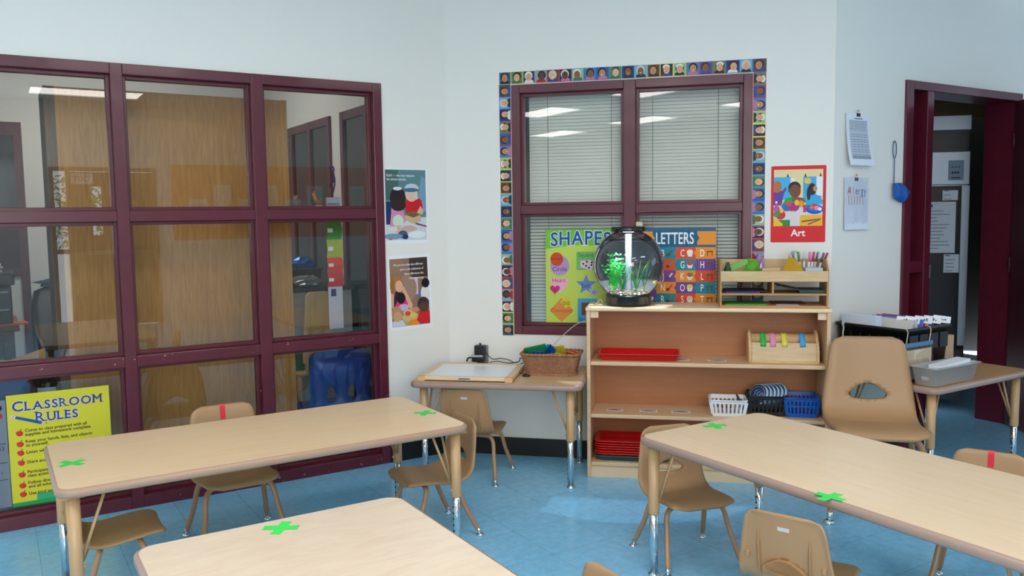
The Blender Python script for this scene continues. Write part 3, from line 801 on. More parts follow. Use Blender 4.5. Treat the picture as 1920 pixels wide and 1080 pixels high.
a.ell(.225, .178, .044, .026, C(30, 80, 180)); a.ell(.225, .183, .034, .018, C(60, 110, 206)); a.ell(.212, .190, .011, .011, C(240, 120, 60), 10); a.ell(.236, .184, .013, .012, C(240, 150, 190), 10); a.ell(.252, .178, .010, .010, C(240, 240, 250), 10); a.ell(.222, .200, .012, .009, C(220, 60, 60), 10)
a.ell(.050, .150, .026, .026, C(214, 40, 40)); a.ell(.03, .152, .018, .016, C(60, 150, 60)); a.ell(.056, .172, .010, .014, C(246, 190, 50), 10)
a.rect(X0, .10, Z0, .122, C(40, 140, 60)); a.poly([(X0, Z0), (.06, Z0), (.064, .10), (.03, .128), (X0, .13)], C(240, 196, 40))
a.rect(.150, X1, Z0, .146, C(246, 184, 30)); a.poly([(.16, .116), (.26, .128), (.26, .122), (.16, .108)], C(120, 50, 110)); a.poly([(.19, .100), (.25, .122), (.25, .117), (.195, .094)], C(150, 60, 90))
a.text('Art', .142, .034, .052, W255, 'C', .018)
o = a.build('poster', M_gloss_print, None, (.342, YB-.0018, 1.258), shape=rrect(0, .282, 0, .412, .007, 3)); tag(o, 'red poster captioned Art on the wall right of the blind window', 'poster')

# two photo posters on the left wall
def onA(art, name, s, z, label, cat, off=.0018, tilt=0, m=None):
    o = art.build(name, m or M_gloss_print, None, P(s, KA-off, z), rot=(0, tilt, R45)); return tag(o, label, cat)
a = Art(.272, .432, C(240, 242, 244))
x0, x1, z0, z1 = .008, .262, .020, .422
a.rect(x0, x1, z0, z1, C(96, 134, 140)); a.rect(x0, .09, .25, z1, C(72, 104, 100)); a.poly([(.20, .20), (x1, .18), (x1, .37), (.235, .39)], C(120, 158, 182))
a.rect(x0, x1, .02, .150, C(206, 214, 224)); a.rect(x0, .04, .11, .24, C(26, 56, 96))
a.text('PLAY \u2014 the true measure', .018, .383, .0195, W255, 'L', .006, .82); a.text('for school success.', .018, .362, .0195, W255, 'L', .006, .82)
a.poly([(.125, .23), (.145, .265), (.20, .268), (.232, .25), (.242, .20), (.225, .168), (.135, .172)], C(206, 28, 40))
a.ell(.17, .285, .040, .045, C(226, 190, 170)); a.ell(.172, .318, .044, .026, C(196, 206, 216)); a.ell(.166, .307, .048, .012, C(70, 110, 140)); a.poly([(.198, .30), (.212, .26), (.20, .25), (.188, .28)], C(214, 204, 190))
a.poly([(.225, .215), (.245, .19), (.238, .168), (.195, .163), (.20, .175)], C(222, 176, 156))
a.poly([(.125, .16), (.18, .178), (.225, .160), (.225, .128), (.175, .112), (.125, .135)], C(206, 176, 130)); a.poly([(.132, .165), (.18, .178), (.218, .163), (.178, .148)], C(120, 88, 56)); a.poly([(.13, .168), (.17, .186), (.222, .170), (.222, .164), (.17, .178)], C(84, 130, 60))
a.poly([(.03, .10), (.045, .21), (.075, .222), (.115, .20), (.13, .13), (.10, .10)], C(216, 140, 176)); a.ell(.082, .130, .034, .036, C(206, 224, 204)); a.poly([(.066, .105), (.098, .105), (.096, .055), (.072, .058)], C(222, 176, 156))
a.ell(.083, .262, .049, .062, C(44, 32, 34)); a.ell(.085, .222, .048, .036, C(52, 36, 36)); a.ell(.082, .315, .028, .010, C(220, 222, 226))
a.ell(.150, .085, .050, .018, C(206, 170, 160)); a.ell(.110, .052, .030, .024, C(70, 90, 126)); a.ell(.125, .038, .018, .014, C(40, 54, 90)); a.poly([(.19, .12), (x1, .10), (x1, .092), (.19, .11)], C(150, 50, 80))
a.poly([(.012, .085), (.075, .095), (.075, .075), (.02, .070)], C(220, 222, 200)); a.ell(.05, .042, .06, .016, C(120, 150, 180)); a.ell(.20, .050, .055, .022, C(232, 236, 240)); a.ell(.032, .026, .012, .005, C(226, 90, 50), 10)
onA(a, 'poster', 1.915, 1.271, 'photo poster captioned PLAY of two children, upper of two by the maroon window', 'poster')
a = Art(.274, .432, C(242, 243, 246))
x0, x1, z0, z1 = .016, .256, .020, .414
a.rect(x0, x1, z0, z1, C(146, 116, 98)); a.rect(.14, x1, .30, z1, C(74, 52, 46)); a.rect(x0, .10, .33, z1, C(158, 120, 96)); a.rect(.16, .19, .20, .30, C(216, 190, 210)); a.ell(.12, .24, .06, .08, C(160, 132, 112))
for i, t in enumerate(('We are more alike than different,', 'and it is the celebration of', 'those differences that', 'makes us strong.')):
    a.text(t, .228, .372-i*.0268, .0175, W255, 'R', .005, .80, .18)
a.poly([(x0, .14), (.05, .24), (.085, .21), (.09, .13), (.04, .11)], C(54, 36, 40)); a.poly([(x0, .14), (x0, .22), (.034, .21), (.03, .12)], C(226, 172, 140))
a.ell(.055, .272, .037, .047, C(176, 118, 64)); a.ell(.026, .26, .014, .045, C(160, 104, 56)); a.ell(.068, .255, .024, .034, C(228, 176, 146))
a.poly([(.08, .255), (.10, .25), (.15, .14), (.14, .115), (.12, .13)], C(226, 172, 140))
a.poly([(.03, .13), (.06, .18), (.105, .185), (.12, .15), (.10, .12)], C(232, 54, 126)); a.ell(.078, .185, .027, .033, C(36, 26, 30)); a.ell(.09, .13, .032, .020, C(206, 176, 216))
a.ell(.12, .10, .036, .018, C(226, 176, 150)); a.ell(.165, .112, .03, .014, C(206, 140, 110)); a.rect(.075, .19, .022, .085, C(190, 166, 110)); a.ell(.13, .072, .05, .03, C(206, 186, 130)); a.ell(.115, .092, .018, .014, C(220, 70, 50)); a.ell(.145, .080, .018, .012, C(236, 200, 60)); a.ell(.15, .038, .034, .018, C(236, 140, 40))
a.ell(.235, .20, .030, .048, C(230, 228, 226)); a.ell(.238, .262, .026, .028, C(30, 26, 32)); a.poly([(.19, .21), (.20, .215), (.206, .17), (.196, .168)], C(40, 120, 200))
a.poly([(.17, .05), (.19, .10), (x1, .10), (x1, .025), (.19, .025)], C(216, 36, 40)); a.ell(.217, .140, .038, .042, C(70, 50, 44)); a.ell(.22, .122, .032, .03, C(92, 66, 52))
a.poly([(x0, .022), (.10, .022), (.08, .055), (.04, .066), (x0, .05)], C(206, 210, 224)); a.ell(.046, .095, .033, .045, C(190, 140, 90)); a.ell(.05, .08, .026, .03, C(204, 160, 116))
onA(a, 'poster', 1.931, .768, 'photo poster in white border about being more alike, lower of two by the maroon window', 'poster', .0018, radians(-1.6))

# Classroom Rules poster taped inside the long window
a = Art(.432, .530, C(214, 206, 56))
a.rect(0, .432, 0, .018, C(40, 160, 76)); a.rect(.10, .43, .018, .050, C(60, 170, 120)); a.rect(.24, .41, .02, .046, C(30, 140, 110))
BL = C(44, 60, 150)
def caps(t, x, z, big, small, gap=.0):
    for i, ch in enumerate(t):
        sz = big if i == 0 else small
        v, f = text_mesh(ch, .03, 1); wd = (max(p[0] for p in v)-min(p[0] for p in v))*sz*1.02
        if ch != 'M': a.text(ch, x-.001, z, sz, C(206, 208, 226), 'L', .036 if ch == 'R' else .05, 1.02); a.text(ch, x, z, sz, BL, 'L', .006 if ch == 'R' else .018, 1.02)
        if ch == 'M':
            for q in (-.0012, 0, .0012): a.text(ch, x+q+.001, z, sz, BL, 'L', 0, 1.02)
        # slab serifs
        for fx, tp in {'L': ((.12, 1), (.12, 0)), 'A': ((.06, 0), (.94, 0)), 'R': ((.10, 0), (.92, 0), (.06, 1)), 'M': ((.06, 0), (.94, 0), (.06, 1), (.94, 1)), 'U': ((.10, 1), (.90, 1)), 'E': ((.08, 1), (.08, 0))}.get(ch, ()):
            zz = z+(sz*.66 if tp else 0); a.rect(x+fx*wd-sz*.12, x+fx*wd+sz*.12, zz, zz+sz*.075, BL)
        x += wd+gap
caps('CLASSROOM', .022, .452, .066, .056, .0055); caps('RULES', .115, .392, .066, .056, .0055)
a.poly([(.016, .424), (.024, .434), (.140, .392), (.136, .378)], C(28, 84, 170)); a.poly([(.136, .378), (.140, .392), (.160, .380)], C(230, 190, 140)); a.poly([(.152, .381), (.155, .385), (.163, .379)], K0); a.poly([(.008, .424), (.016, .440), (.028, .436), (.020, .421)], C(226, 190, 200)); a.poly([(.022, .421), (.030, .434), (.036, .431), (.029, .418)], C(220, 220, 210))
lines = [('Come to class prepared with all', 'supplies and homework complete.'), ('Keep your hands, feet, and objects', 'to yourself.'), ('Listen when others are speaking.',), ('Share and take turns.',), ('Participate in class and in', 'class activities.'), ('Follow directions', 'and all school rules.'), ('Use kind words.',)]
z = .350
for L2 in lines:
    zc = z-.004 if len(L2) > 1 else z+.006
    a.ell(.046, zc, .014, .013, C(206, 48, 50), 12); a.ell(.040, zc+.003, .010, .010, C(216, 62, 60), 10); a.poly([(.046, zc+.012), (.050, zc+.020), (.056, zc+.021), (.050, zc+.013)], C(70, 110, 40))
    for i, t in enumerate(L2): a.text(t, .068, z-i*.0185, .0205, C(56, 50, 30), 'L', .022, .98)
    z -= .052 if len(L2) > 1 else .047
o = onA(a, 'poster', .024, .092, 'yellow CLASSROOM RULES poster on the lower pane of the long window', 'poster', -.050+.004, radians(0))
# grey worksheet poster beside it
a = Art(.075, .505, C(120, 130, 142))
a.ell(.050, .470, .011, .013, K0, 12); a.ell(.050, .432, .011, .013, C(176, 50, 60), 12)
for zz in (.13, .21, .30): a.rect(.0, .068, zz, zz+.003, C(40, 46, 56))
a.text('33', .035, .27, .028, C(60, 64, 74), 'L', .01); a.text('=', .04, .16, .02, C(60, 64, 74))
onA(a, 'poster', -.055, .098, 'grey poster cut off at the left edge beside the yellow rules poster', 'poster', -.050+.004)

# ------------------------------------------------------------------ papers and net on the door wall
def clip(parent, x, z, hookcol):
    MB().prism([(-.014, -.001), (.014, -.001), (.012, -.007), (-.012, -.007)], 0, .018).build('binder_clip', M_blackp, parent, (x, -.001, z-.012))
    MB().tube(smooth_path([(x-.006, -.006, z+.004), (x-.005, -.004, z+.022), (x+.005, -.004, z+.022), (x+.006, -.006, z+.004)], 4), .0012, 6).build('clip_wire', M_chrome, parent)
    MB().lathe([(.002, 0), (.006, .002), (.006, .005), (.002, .010)], 10).tf(Matrix.Rotation(pi/2, 4, 'X')).build('pin', hookcol, parent, (x, 0, z+.019))
def sheet(name, label, cat, s, z, art, curl, hookcol, m):
    # hanging sheet with a soft curl towards its lower end
    t = thing(name, label, cat, P(s, KC-.004, z), R45)
    o = art.build('paper', m, t)
    me = o.data
    bm = bmesh.new(); bm.from_mesh(me)
    bmesh.ops.subdivide_edges(bm, edges=[e for e in bm.edges if e.calc_length() > .05], cuts=8, use_grid_fill=True)
    h = art.h
    for v in bm.verts:
        f = max(0, 1-v.co.z/h); v.co.y -= curl*f**2.2+.003; v.co.x += curl*.3*f**2*(v.co.x/art.w)
    bm.to_mesh(me); bm.free()
    clip(t, art.w/2, h-.004, hookcol)
    return t
a = Art(.205, .280, C(232, 236, 244))
a.rect(.025, .182, .035, .245, C(196, 204, 218))
for i in range(9): a.rect(.027, .180, .058+i*.0135+(.002 if i % 2 else 0), .0595+i*.0135+(.002 if i % 2 else 0), C(60, 66, 84))
rg = random.Random(44)
for i in range(7):
    x = .03
    while x < .165:
        q = rg.uniform(.004, .018); a.rect(x, x+q, .190+i*.0078, .1925+i*.0078, C(110, 116, 132)); x += q+.004
a.rect(.07, .14, .250, .255, C(90, 94, 106)); a.rect(.027, .180, .036, .052, C(150, 158, 176))
for x in (.06, .09, .12, .15): a.rect(x, x+.001, .052, .175, C(90, 98, 116))
sheet('paper_sheet', 'white printed form in a binder clip, upper of two papers left of the door', 'paper', 3.930, 1.668, a, .035, M_grey, M_print)
a = Art(.200, .280, C(226, 232, 244))
for i, ch in enumerate('Allergy'):
    a.text(ch, .026+i*.0235, .190, .062, [C(206, 60, 50), C(190, 70, 60), C(200, 110, 60), C(190, 60, 70), C(120, 70, 130), C(90, 90, 170), C(60, 80, 160)][i], 'L', .004, .72)
for i in range(6): a.rect(.035+i*.024, .040+i*.024, .135, .185, [C(196, 120, 110), C(180, 110, 130)][i % 2])
t2 = sheet('paper_sheet', 'Allergy notice in a clear sleeve, lower of two papers left of the door', 'paper', 3.927, 1.322, a, .008, mat('orange_pin', C(220, 110, 60), .4), M_print)
m = MB(); NX, NZ = 14, 18; rg = random.Random(4)
vs = [(-.006+.212*i/NX, -.009+rg.uniform(-.0012, .0012), -.005+.29*j/NZ) for j in range(NZ+1) for i in range(NX+1)]
m.add(vs, [(j*(NX+1)+i, j*(NX+1)+i+1, (j+1)*(NX+1)+i+1, (j+1)*(NX+1)+i) for j in range(NZ) for i in range(NX)], True)
M_film = clear('crinkled_clear_film', (.98, .985, .99, 1), .7, .18, .03, (.8, .84, .9, 1))
m.build('clear_sleeve', M_film, t2)
# blue aquarium net
t = thing('fish_net', 'small blue aquarium net hanging beside the maroon door frame', 'net', P(4.361, KC, 1.53), R45)
lp = [(.016*sin(a_)*(1.0 if True else 1), -.010, .235+.048*cos(a_)) for a_ in [pi+2*pi*k/20 for k in range(21)]]
lp = [(x, y, z if z > .2 else z) for x, y, z in lp]
MB().tube(lp, .0024, 7).tube([(0, -.010, .188), (.0, -.011, .03)], .0024, 7).build('handle', mat('blue_wire', C(20, 80, 120), .4), t)
MB().lathe([(.0015, 0), (.005, .001), (.0015, .012)], 8).tf(Matrix.Rotation(pi/2, 4, 'X')).build('hook', M_grey, t, (0, -.002, .278))
rg = random.Random(9); m = MB()
rings = []
for k, (x, w_, h0_, h1_) in enumerate(((-.020, .012, -.040, .046), (.0, .022, -.046, .044), (.030, .026, -.052, .042), (.056, .024, -.060, .034), (.082, .016, -.044, .018), (.118, .003, -.010, .000))):
    zz_ = [(-w_, h0_*.6), (-w_*.5, h0_), (w_*.5, h0_), (w_, h0_*.6), (w_, h1_*.6), (w_*.5, h1_), (-w_*.5, h1_), (-w_, h1_*.6)]
    rings.append([(x+rg.uniform(-.003, .003), -.030+yy*(1+rg.uniform(-.3, .3)), zz*(1+rg.uniform(-.12, .12))) for yy, zz in zz_])
m.loft(rings, True, True, False); m.build('net_bag', mat('blue_netting', C(24, 92, 176), .6, bump=.6, bscale=500), t)
m = MB(); m.tube([(-.02, -.034, .042), (.03, -.06, .046), (.03, -.004, .046), (-.02, -.018, .042)], .002, 6); m.build('rim', mat('blue_wire_rim', C(20, 80, 120), .4), t)
# paper taped to the inside of the open leaf
a = Art(.26, .30, C(176, 190, 206)); rg = random.Random(2)
for i in range(9): a.rect(.03, .03+rg.uniform(.1, .19), .05+i*.024, .058+i*.024, C(120, 134, 152))
a.rect(.12, .24, .255, .285, C(60, 140, 90))
lp_ = a.build('taped_notice', M_print, leaf, (.175, .024, .885), rot=(0, 0, pi)); lp_.location = (.40, .0235, .885)
lp_['label'] = 'white notice taped to the open door leaf'
for zz in (.885, 1.185): 
    o = MB().box(.385, .412, .0255, .0262, zz-.025, zz+.02).build('tape_strip', M_red_tape, leaf); o['label'] = 'red tape on the notice'
# ------------------------------------------------------------------ light table: light panel, adapters, basket of translucent blocks
WR = radians(2.6); WO = Vector((-1.083, 4.432, .555))
def WT(x, y, z=0):     # point on the wall table, local to its top
    return WO+Vector((x*cos(WR)-y*sin(WR), x*sin(WR)+y*cos(WR), z))
M_peg = mat('orange_pine_block', C(222, 172, 120), .5)
t = thing('light_panel', 'wood-framed white light panel lying on the low wall table', 'light panel', WT(-.163, -.045), WR)
MB().box(-.255, .255, -.21, -.186, .006, .026).box(-.255, .255, .165, .21, .006, .026).box(-.255, -.215, -.186, .165, .006, .026).box(.215, .255, -.186, .165, .006, .026).build('frame', M_shelf_edge, t, bevel=.003)
m = MB()
for x in (-.235, .235): m.box(x-.025, x+.025, -.2115, -.16, 0, .027)
MB().box(-.2575, -.216, -.2125, -.187, 0, .0275).build('corner_block', M_peg, t, bevel=.003); MB().box(.216, .2575, -.2125, -.187, 0, .0275).build('corner_block', M_peg, t, bevel=.003)
MB().box(-.215, .215, -.186, .165, .004, .0225).build('panel', mat('white_acrylic', C(240, 243, 250), .25), t)
MB().box(-.03, .03, -.213, -.2098, .012, .020).build('maker_plate', mat('grey_plate', C(120, 120, 124), .4), t)
pth = smooth_path([(.255, .02, .010), (.29, .01, .006), (.32, -.02, .004), (.305, -.045, .004), (.28, -.02, .004), (.33, .03, .005), (.36, .07, .008), (.335, .135, .012), (.31, .15, .012)], 6)
o = MB().tube(pth, .0028, 6).build('cable', M_cord_black, t); o['label'] = 'black cable of the panel'
MB().box(.292, .345, .125, .16, .001, .026).build('inline_switch', M_blackp, t, bevel=.004)
# outlet plate on the wall with two adapters and their cables
t = thing('wall_outlet', 'steel outlet plate on the wall just above the low wall table', 'outlet', (-1.295, YB, .60))
MB().box(-.036, .036, -.005, 0, -.058, .058).build('cover_plate', M_grey, t, bevel=.002)
MB().box(-.017, .017, -.0065, -.004, .010, .040).box(-.017, .017, -.0065, -.004, -.040, -.010).build('socket', M_white, t, bevel=.002)
t = thing('power_adapter', 'black upright power adapter plugged into the upper socket', 'adapter', (-1.302, YB-.0065, .618))
MB().box(-.032, .030, -.045, 0, -.03, .042).build('body', M_blackp, t, bevel=.005)
MB().tube([(0, -.022, .040), (0, -.022, .055)], .006, 8).build('strain_relief', M_blackp, t)
o = MB().tube(smooth_path([(.028, -.03, .02), (.05, -.045, -.01), (.085, -.05, -.035), (.13, -.055, -.028), (.18, -.06, -.035), (.21, -.07, -.048), (.175, -.08, -.05), (.12, -.075, -.042), (.08, -.06, -.05), (.075, -.09, -.052)], 6), .0024, 6).build('cable', M_cord_black, t)
t = thing('power_adapter', 'silver-topped power adapter plugged into the lower socket', 'adapter', (-1.308, YB-.0065, .575))
MB().box(-.04, .035, -.055, 0, -.012, .016).build('body', M_blackp, t, bevel=.006)
MB().box(-.046, .03, -.06, -.002, .0165, .030).build('silver_cover', mat('silver_plastic', C(176, 178, 184), .3, .3), t, bevel=.006)
MB().tube(smooth_path([(-.04, -.03, .012), (-.065, -.034, .008), (-.075, -.036, -.012)], 5), .005, 8).build('cable', M_cord_black, t)
o = MB().tube(smooth_path([(-1.12, 4.715, .562), (-1.06, 4.70, .575), (-1.045, 4.69, .60), (-1.02, 4.685, .578), (-1.05, 4.68, .562), (-1.0, 4.67, .565), (-.985, 4.66, .572), (-.97, 4.655, .562)], 6), .003, 6).build('cable_bundle', M_cord_black)
tag(o, 'loose black cable bundle lying by the wicker basket', 'cable')
# wicker basket
M_wick = mat('brown_wicker', C(160, 112, 80), .6, var=.25, vscale=60)
t = thing('wicker_basket', 'brown woven wicker basket full of translucent shapes on the low wall table', 'basket', WT(.262, .04), WR)
def ringrect(hx, hy, r, n=40):
    p = rrect(-hx, hx, -hy, hy, r, 8); return p
m = MB()
NZ = 26; per = rrect(-1, 1, -1, 1, .2, 8)
def wall_ring(k, off, z):
    f = z/.115; hx, hy = .130+.028*f+off, .078+.018*f+off
    return rrect(-hx, hx, -hy, hy, .035, 7)
M_ = 88
def resample(poly, n):
    pts = [Vector((x, y)) for x, y in poly]; pts.append(pts[0]); L = [0]
    for a_, b_ in zip(pts, pts[1:]): L.append(L[-1]+(b_-a_).length)
    out = []; j = 0
    for i in range(n):
        d_ = L[-1]*i/n
        while L[j+1] < d_: j += 1
        u = (d_-L[j])/max(1e-9, L[j+1]-L[j]); out.append(pts[j].lerp(pts[j+1], u))
    return out
rows_ = 17
for k in range(rows_):
    z = .004+k*.0062; q = resample(wall_ring(k, 0, z), M_); c_ = Vector((0, 0))
    path = []
    for i, p in enumerate(q):
        n_ = p.normalized(); wv = .0022*sin(i*pi/2+k*pi)
        path.append((p.x+n_.x*wv, p.y+n_.y*wv, z))
    path.append(path[0]); m.tube(path, .0034, 5)
m.build('woven_sides', M_wick, t)
m = MB()
for i in range(0, M_, 4):
    a_ = resample(wall_ring(0, 0, .0), M_)[i]; b_ = resample(wall_ring(0, 0, .112), M_)[i]
    m.tube([(a_.x, a_.y, .002), (b_.x, b_.y, .112)], .0028, 5)
m.build('stakes', M_wick, t)
for nm, z, r_, oo in (('woven_rim', .116, .0055, .002), ('woven_foot', .005, .0055, .002)):
    m = MB()
    for ph in (0, pi):
        q = resample(wall_ring(0, oo, z), M_); path = []
        for i, p in enumerate(q+[q[0]]):
            n_ = p.normalized(); path.append((p.x+n_.x*.004*sin(i*pi/2+ph), p.y+n_.y*.004*sin(i*pi/2+ph), z+.004*cos(i*pi/2+ph)))
        m.tube(path, r_, 6)
    m.build(nm, M_wick, t)
MB().prism(wall_ring(0, -.006, .0), .004, .008).build('basket_base', M_wick, t)
# an inner lining so that daylight does not leak between the rows
def acryl(name, col, k=.35):
    m, nt, b = newmat(name); b.inputs['Base Color'].default_value = col; b.inputs['Roughness'].default_value = .15
    b.inputs['Transmission Weight'].default_value = k; b.inputs['Alpha'].default_value = .85; b.inputs['Coat Weight'].default_value = .3
    return m
AG, AB, AY, AO, AT = acryl('green_acrylic', C(24, 160, 96)), acryl('blue_acrylic', C(20, 84, 180)), acryl('yellow_acrylic', C(214, 196, 30)), acryl('orange_acrylic', C(240, 96, 30)), acryl('teal_acrylic', C(40, 176, 190))
def block(label, mm, x, y, z, sx, sy, sz, rot, frame=False):
    t_ = WT(.262+x, .04+y, z); m = MB()
    if frame:
        f = .012
        m.box(-sx, sx, -sy, sy, -sz, -sz+f).box(-sx, sx, -sy, sy, sz-f, sz).box(-sx, -sx+f, -sy, sy, -sz+f, sz-f).box(sx-f, sx, -sy, sy, -sz+f, sz-f).box(-sx+f, sx-f, -sy*.3, sy*.3, -sz+f, sz-f)
    else: m.box(-sx, sx, -sy, sy, -sz, sz)
    o = m.build('translucent_block', mm, None, t_, bevel=.002, rot=rot)
    return tag(o, label, 'toy block', 'translucent blocks in the wicker basket')
block('large green translucent tile leaning at the left of the wicker basket', AG, -.085, .012, .110, .062, .004, .048, (.5, -.22, .05), True)
block('blue translucent tile in front of the green tile in the wicker basket', AB, -.072, -.035, .105, .034, .004, .025, (.6, .0, .15))
block('teal translucent tile between green and blue tiles in the wicker basket', AT, -.030, .022, .118, .020, .004, .040, (.3, .5, .3))
block('deep blue translucent tile standing mid-left in the wicker basket', AB, -.012, .002, .115, .024, .004, .044, (.2, .65, -.3))
block('upright yellow translucent tile in the middle of the wicker basket', AY, .036, .03, .115, .034, .004, .036, (.35, -.12, .1), True)
block('low yellow translucent tile in the middle of the wicker basket', AY, .058, -.022, .098, .036, .004, .022, (.8, .2, -.1))
block('olive translucent tile flat beside the yellow tiles in the wicker basket', acryl('olive_acrylic', C(150, 160, 40)), .012, -.03, .102, .022, .004, .022, (.9, .1, .4))
block('orange translucent tile at the right end of the wicker basket', AO, .112, -.005, .108, .032, .004, .026, (1.0, .3, .2))
block('red-orange translucent tile beneath the orange tile in the wicker basket', acryl('vermilion_acrylic', C(226, 70, 30)), .108, .028, .102, .028, .004, .03, (.8, -.2, -.2))
for k, (x, y) in enumerate(((-.06, 0), (.06, 0))):
    block(('green' if k == 0 else 'yellow')+' translucent tile lying deep inside the wicker basket', AG if k == 0 else AY, x, y, .045, .055, .055, .030, (0, 0, .1))

# ------------------------------------------------------------------ bookshelf
SR = radians(2.3); SO = Vector((-.622, 4.424, 0)); SW, SD, SHT = 1.245, .288, .93
def ST(x, y, z): return SO+Vector((x*cos(SR)-y*sin(SR), x*sin(SR)+y*cos(SR), z))
sh = thing('bookshelf', 'low maple bookshelf with two inner shelves under the blind window', 'bookshelf', SO, SR)
MB().box(-.006, SW+.006, -.006, SD, SHT-.022, SHT).build('top_board', M_table, sh, bevel=.008, segs=3)
for x in (0, SW-.02): MB().box(x, x+.02, 0, SD, 0, SHT-.022).build('side_panel', M_shelf, sh, bevel=.003)
MB().box(.02, SW-.02, SD-.008, SD-.002, .06, SHT-.022).build('back_panel', M_shelf_in, sh)
z1, z2, z3 = .636, .350, .085
for z in (z1, z2, z3): MB().box(.02, SW-.02, .004, SD-.008, z-.022, z).build('shelf_board', M_shelf, sh, bevel=.005, segs=3)
MB().box(.02, SW-.02, .014, .032, 0, z3-.022).build('plinth', M_shelf_edge, sh)
for x, sx in ((.02, 1), (SW-.02, -1)):
    MB().prism([(x, .012), (x+sx*.045, .012), (x+sx*.012, .02), (x, .05)] if sx > 0 else [(x, .05), (x-.012, .02), (x-.045, .012), (x, .012)], SHT-.06, SHT-.022).build('corner_brace', M_shelf_edge, sh, bevel=.003)
# label cards lying on the shelves
def card(x, y, z, w_, d_, col, label, rot=0):
    a = Art(w_, d_, C(238, 238, 236)); a.rect(.008, w_-.008, .006, d_-.006, C(176, 186, 196)); rg = random.Random(int(x*1000))
    a.ell(w_/2, d_/2, w_*.24, d_*.22, col); a.ell(w_*.6, d_*.45, w_*.12, d_*.2, C(110, 100, 90), 10); a.rect(w_*.3, w_*.7, d_*.3, d_*.4, C(90, 90, 96))
    o = a.build('picture_card', M_print, None, ST(x, y, z+.0009), rot=(-pi/2, 0, SR+rot)); tag(o, label, 'card', 'picture cards taped to the shelves')
card(.455, .085, z1, .085, .04, C(90, 120, 150), 'picture card beside the red tray on the upper inner shelf')
card(.640, .085, z1, .095, .04, C(96, 66, 60), 'picture card in the middle of the upper inner shelf')
card(.098, .085, z2, .090, .045, C(80, 76, 70), 'leftmost picture card on the lower inner shelf')
card(.278, .085, z2, .095, .045, C(110, 96, 76), 'middle one of three picture cards on the lower inner shelf')
card(.448, .085, z2, .100, .048, C(110, 124, 140), 'picture card nearest the white basket on the lower inner shelf')
a = Art(.11, .022, C(226, 214, 190)); [a.poly([(.024+.014*i, .006), (.027+.014*i, .006), (.031+.014*i, .015), (.028+.014*i, .016)], C(70, 60, 56)) for i in range(5)]
o = a.build('name_label', M_print, None, ST(.115, .0075, z3-.004), rot=(-1.1, 0, SR)); o.location = ST(.115, .010, z3+.001); o.rotation_euler = (-pi/2, 0, SR); tag(o, 'cream name strip in front of the red tray stack', 'label')
# red tray on the upper shelf
def tray(w_, d_, h_, r, name, mm, wall=.004, flare=.012):
    m = MB()
    def R_(o_, z): return [(x, y, z) for x, y in rrect(-w_/2-o_, w_/2+o_, -d_/2-o_, d_/2+o_, r, 6)]
    m.loft([R_(-flare-.008, 0), R_(-flare, .004), R_(0, h_-.004), R_(.006, h_-.003), R_(.006, h_), R_(-.002, h_), R_(-flare-wall+.002, .006), R_(-flare-.012, .004)], True, True)
    return m.build(name, mm)
o = tray(.43, .205, .038, .02, 'plastic_tray', M_red); o.location = ST(.272, .135, z1); o.rotation_euler = (0, 0, SR); tag(o, 'red plastic tray alone on the upper inner shelf', 'tray')
# the two cut-out discs printed in its bottom
M_tan_disc = mat('tan_disc', C(196, 120, 84), .5)
for k, x in enumerate((-.10, .09)):
    m = MB(); m.lathe([(.001, 0), (.052, 0), (.052, .003), (.001, .003)], 24).build('wooden_disc', M_tan_disc, None, ST(.272+x, .125, z1+.0055))
    tag(COL.objects[-1] if False else [q for q in COL.objects if q.name.startswith('wooden_disc')][-1], ('left' if k == 0 else 'right')+' flat tan disc lying in the red tray', 'disc', 'discs in the red tray')
# wooden tape dispenser
t = thing('tape_dispenser', 'pine tape dispenser box with four coloured tapes on the upper inner shelf', 'tape dispenser', ST(1.025, .135, z1), SR)
m = MB()
for x in (-.178, .162):
    pr = [(-.075, 0), (.075, 0), (.075, .10), (.055, .150), (.030, .162), (.0, .150), (-.045, .11), (-.075, .06)]
    q = MB(); n = len(pr)
    q.add([(x, y, z) for y, z in pr]+[(x+.016, y, z) for y, z in pr], [list(range(n))[::-1], list(range(n, 2*n))]+[[i, (i+1) % n, n+(i+1) % n, n+i] for i in range(n)])
    q.build('side_panel', M_pine, t, bevel=.004, segs=3)
MB().hexa([(-.162, -.080, .004), (.162, -.080, .004), (.162, -.068, .004), (-.162, -.068, .004)], [(-.162, -.060, .105), (.162, -.060, .105), (.162, -.048, .105), (-.162, -.048, .105)]).build('front_board', wood('light_pine', C(204, 172, 130), C(218, 190, 150), (2, 16, 16), .5), t, bevel=.002)
MB().box(-.17, .17, -.088, .07, 0, .012).build('base_board', M_pine, t, bevel=.003)
MB().tube([(-.162, 0, .112), (.162, 0, .112)], .034, 16).build('roller', wood('knotty_pine', C(196, 154, 104), C(216, 180, 132), (2, 16, 16), .5), t)
for x, col, nm in ((-.104, C(46, 186, 76), 'green'), (-.054, C(240, 150, 190), 'pink'), (.004, C(226, 216, 84), 'yellow'), (.094, C(72, 166, 222), 'blue')):
    q = MB(); rr_ = []; 
    arc = [(.037*cos(a_), .112+.037*sin(a_)) for a_ in [pi*.05+pi*.9*k/12 for k in range(13)]]
    y0_, z0_ = -.0585, .104
    for y, z in arc[:-1]+[(-.0655, .109), (-.0685, .085)]: rr_.append(((x-.0145, y, z), (x+.0145, y, z)))
    n = len(rr_); q.add([p[0] for p in rr_]+[p[1] for p in rr_], [[i, i+1, n+i+1, n+i] for i in range(n-1)], True)
    ob = q.build('tape_roll', mat(nm+'_paper_tape', col, .5), t); ob['label'] = nm+' tape'
    ob.modifiers.new('thickness', 'SOLIDIFY').thickness = .004
